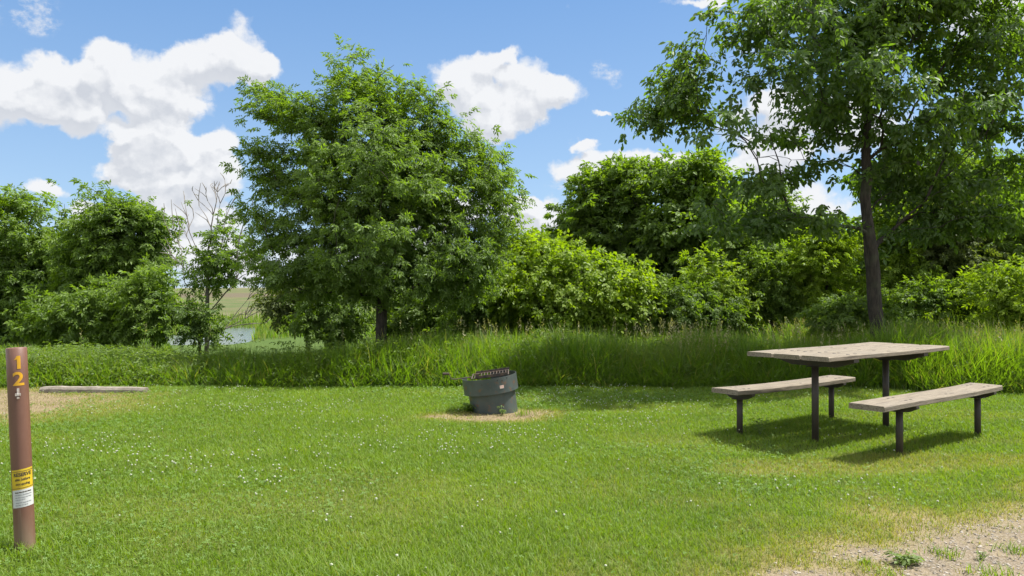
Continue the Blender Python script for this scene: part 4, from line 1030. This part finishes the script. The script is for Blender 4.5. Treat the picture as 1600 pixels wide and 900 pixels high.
for zc in (z_a - .011, z_b + .008): patch('black_line', zc - .0012, zc + .0012, .112, PR + .0016, M_INK, s1, 0, SLN)
def line(txt, h, zc, width, par_, mat, da=0.0, bold=0.0):
    bm = text_bm(txt, h, bold, width)
    for v in bm.verts: v.co.y += v.co.x * SLN / .115
    wrap(bm, zc, PR + .0018, da); return from_bm('lettering', bm, mat, par_)
line('RESERVE', .0175, z_a - .0355, .084, s1, M_INK, .02, .0009); line('site before', .0130, z_a - .0585, .072, s1, M_INK, .02, .0005); line('occupying', .0125, z_a - .0815, .068, s1, M_INK, .02, .0005)
s2 = patch('white_sticker', z_c, z_b, .115, PR + .0007, M_WHITE, body, .02, SLN)
for kx, (wf, off) in enumerate([(.078, 0), (.080, 0), (.076, .0), (.045, -.3), (.074, 0), (.058, -.2)]):
    # lines of small print, too small to read in the photograph
    zc = z_b - .013 - kx * .0135; words = np.random.default_rng(kx).uniform(.08, .2, 5); xx = -wf / 2
    bm = bmesh.new()
    for wl in words / words.sum() * (wf - .008):
        g_ = bmesh.ops.create_grid(bm, x_segments=4, y_segments=1, size=.5)
        for v in g_['verts']: v.co = Vector((xx + (v.co.x + .5) * wl, v.co.y * (.0052 if kx == 0 else .0036) + (xx) * SLN / .115, 0))
        xx += wl + .002
    wrap(bm, zc, PR + .0017, .02 + off); from_bm('small_print', bm, M_GREYINK if kx else M_INK, s2)
# bracket below the digits
bm = bmesh.new(); zb = zpost(617)
d = Vector((math.cos(face_a), math.sin(face_a), 0)); side = Vector((-d.y, d.x, 0)); cb_ = d * (PR + .004)
Mb = Matrix((( side.x, d.x, 0, 0), (side.y, d.y, 0, 0), (0, 0, 1, 0), (0, 0, 0, 1)))
def lb(c, s, bev=.001): add_box(bm, c, s, Mb, bev)
lb((-.002, PR + .004, zb + .018), (.012, .010, .030)); lb((-.004, PR + .006, zb), (.026, .010, .014)); lb((-.004, PR + .010, zb - .018), (.012, .016, .010)); lb((-.004, PR + .018, zb + .002), (.008, .022, .007))
from_bm('clip_bracket', bm, M_GALV, body)

# ------------------------------------------------------------------ parking stop
bm = bmesh.new(); L_ = 1.44
prof = [(-.075, -.06), (-.075, .045), (-.055, .075), (.055, .075), (.075, .045), (.075, -.06)]; rings = []
for i in range(13):
    xx = -L_ / 2 + L_ * i / 12; j = rg.normal(0, .0025, 2) if 0 < i < 12 else (0, -.006)
    rings.append([bm.verts.new((xx, a + j[0], b + j[1])) for a, b in prof])
for a, b in zip(rings, rings[1:]):
    for k in range(6): bm.faces.new((a[k], a[(k + 1) % 6], b[(k + 1) % 6], b[k]))
bm.faces.new(rings[0]); bm.faces.new(rings[-1][::-1])
ps = from_bm('parking_stop', bm, M_CONC); ps.location = (-5.76, 10.68, float(height(-5.76, 10.68)) + .0); ps.rotation_euler = (0, R(.4), R(-1))
tag(ps, 'low weathered concrete parking stop lying at the lawn edge behind the post', 'parking stop')

# ------------------------------------------------------------------ camera and render
cam = bpy.data.cameras.new('camera'); cam.sensor_width = 36; cam.lens = F / 1600 * 36; cam.clip_end = 8000; cam.clip_start = .05
co_ = bpy.data.objects.new('camera', cam); C.objects.link(co_); co_.location = (0, 0, EYE); co_.rotation_euler = (R(90) + PITCH, 0, 0)
scene.camera = co_
vs_ = scene.view_settings; scene.display_settings.display_device = 'sRGB'; vs_.view_transform = 'Standard'; vs_.look = 'None'; vs_.exposure = 1.2; vs_.gamma = 1; vs_.use_curve_mapping = False
cy = scene.cycles; cy.max_bounces = 6; cy.diffuse_bounces = 4; cy.glossy_bounces = 2; cy.transmission_bounces = 3; cy.transparent_max_bounces = 4; cy.sample_clamp_indirect = 6
cy.caustics_reflective = False; cy.caustics_refractive = False
cy.use_denoising = True; cy.denoiser = 'OPENIMAGEDENOISE'; cy.denoising_input_passes = 'RGB_ALBEDO_NORMAL'
print('leaf verts', sum(v for _, v in TREES))
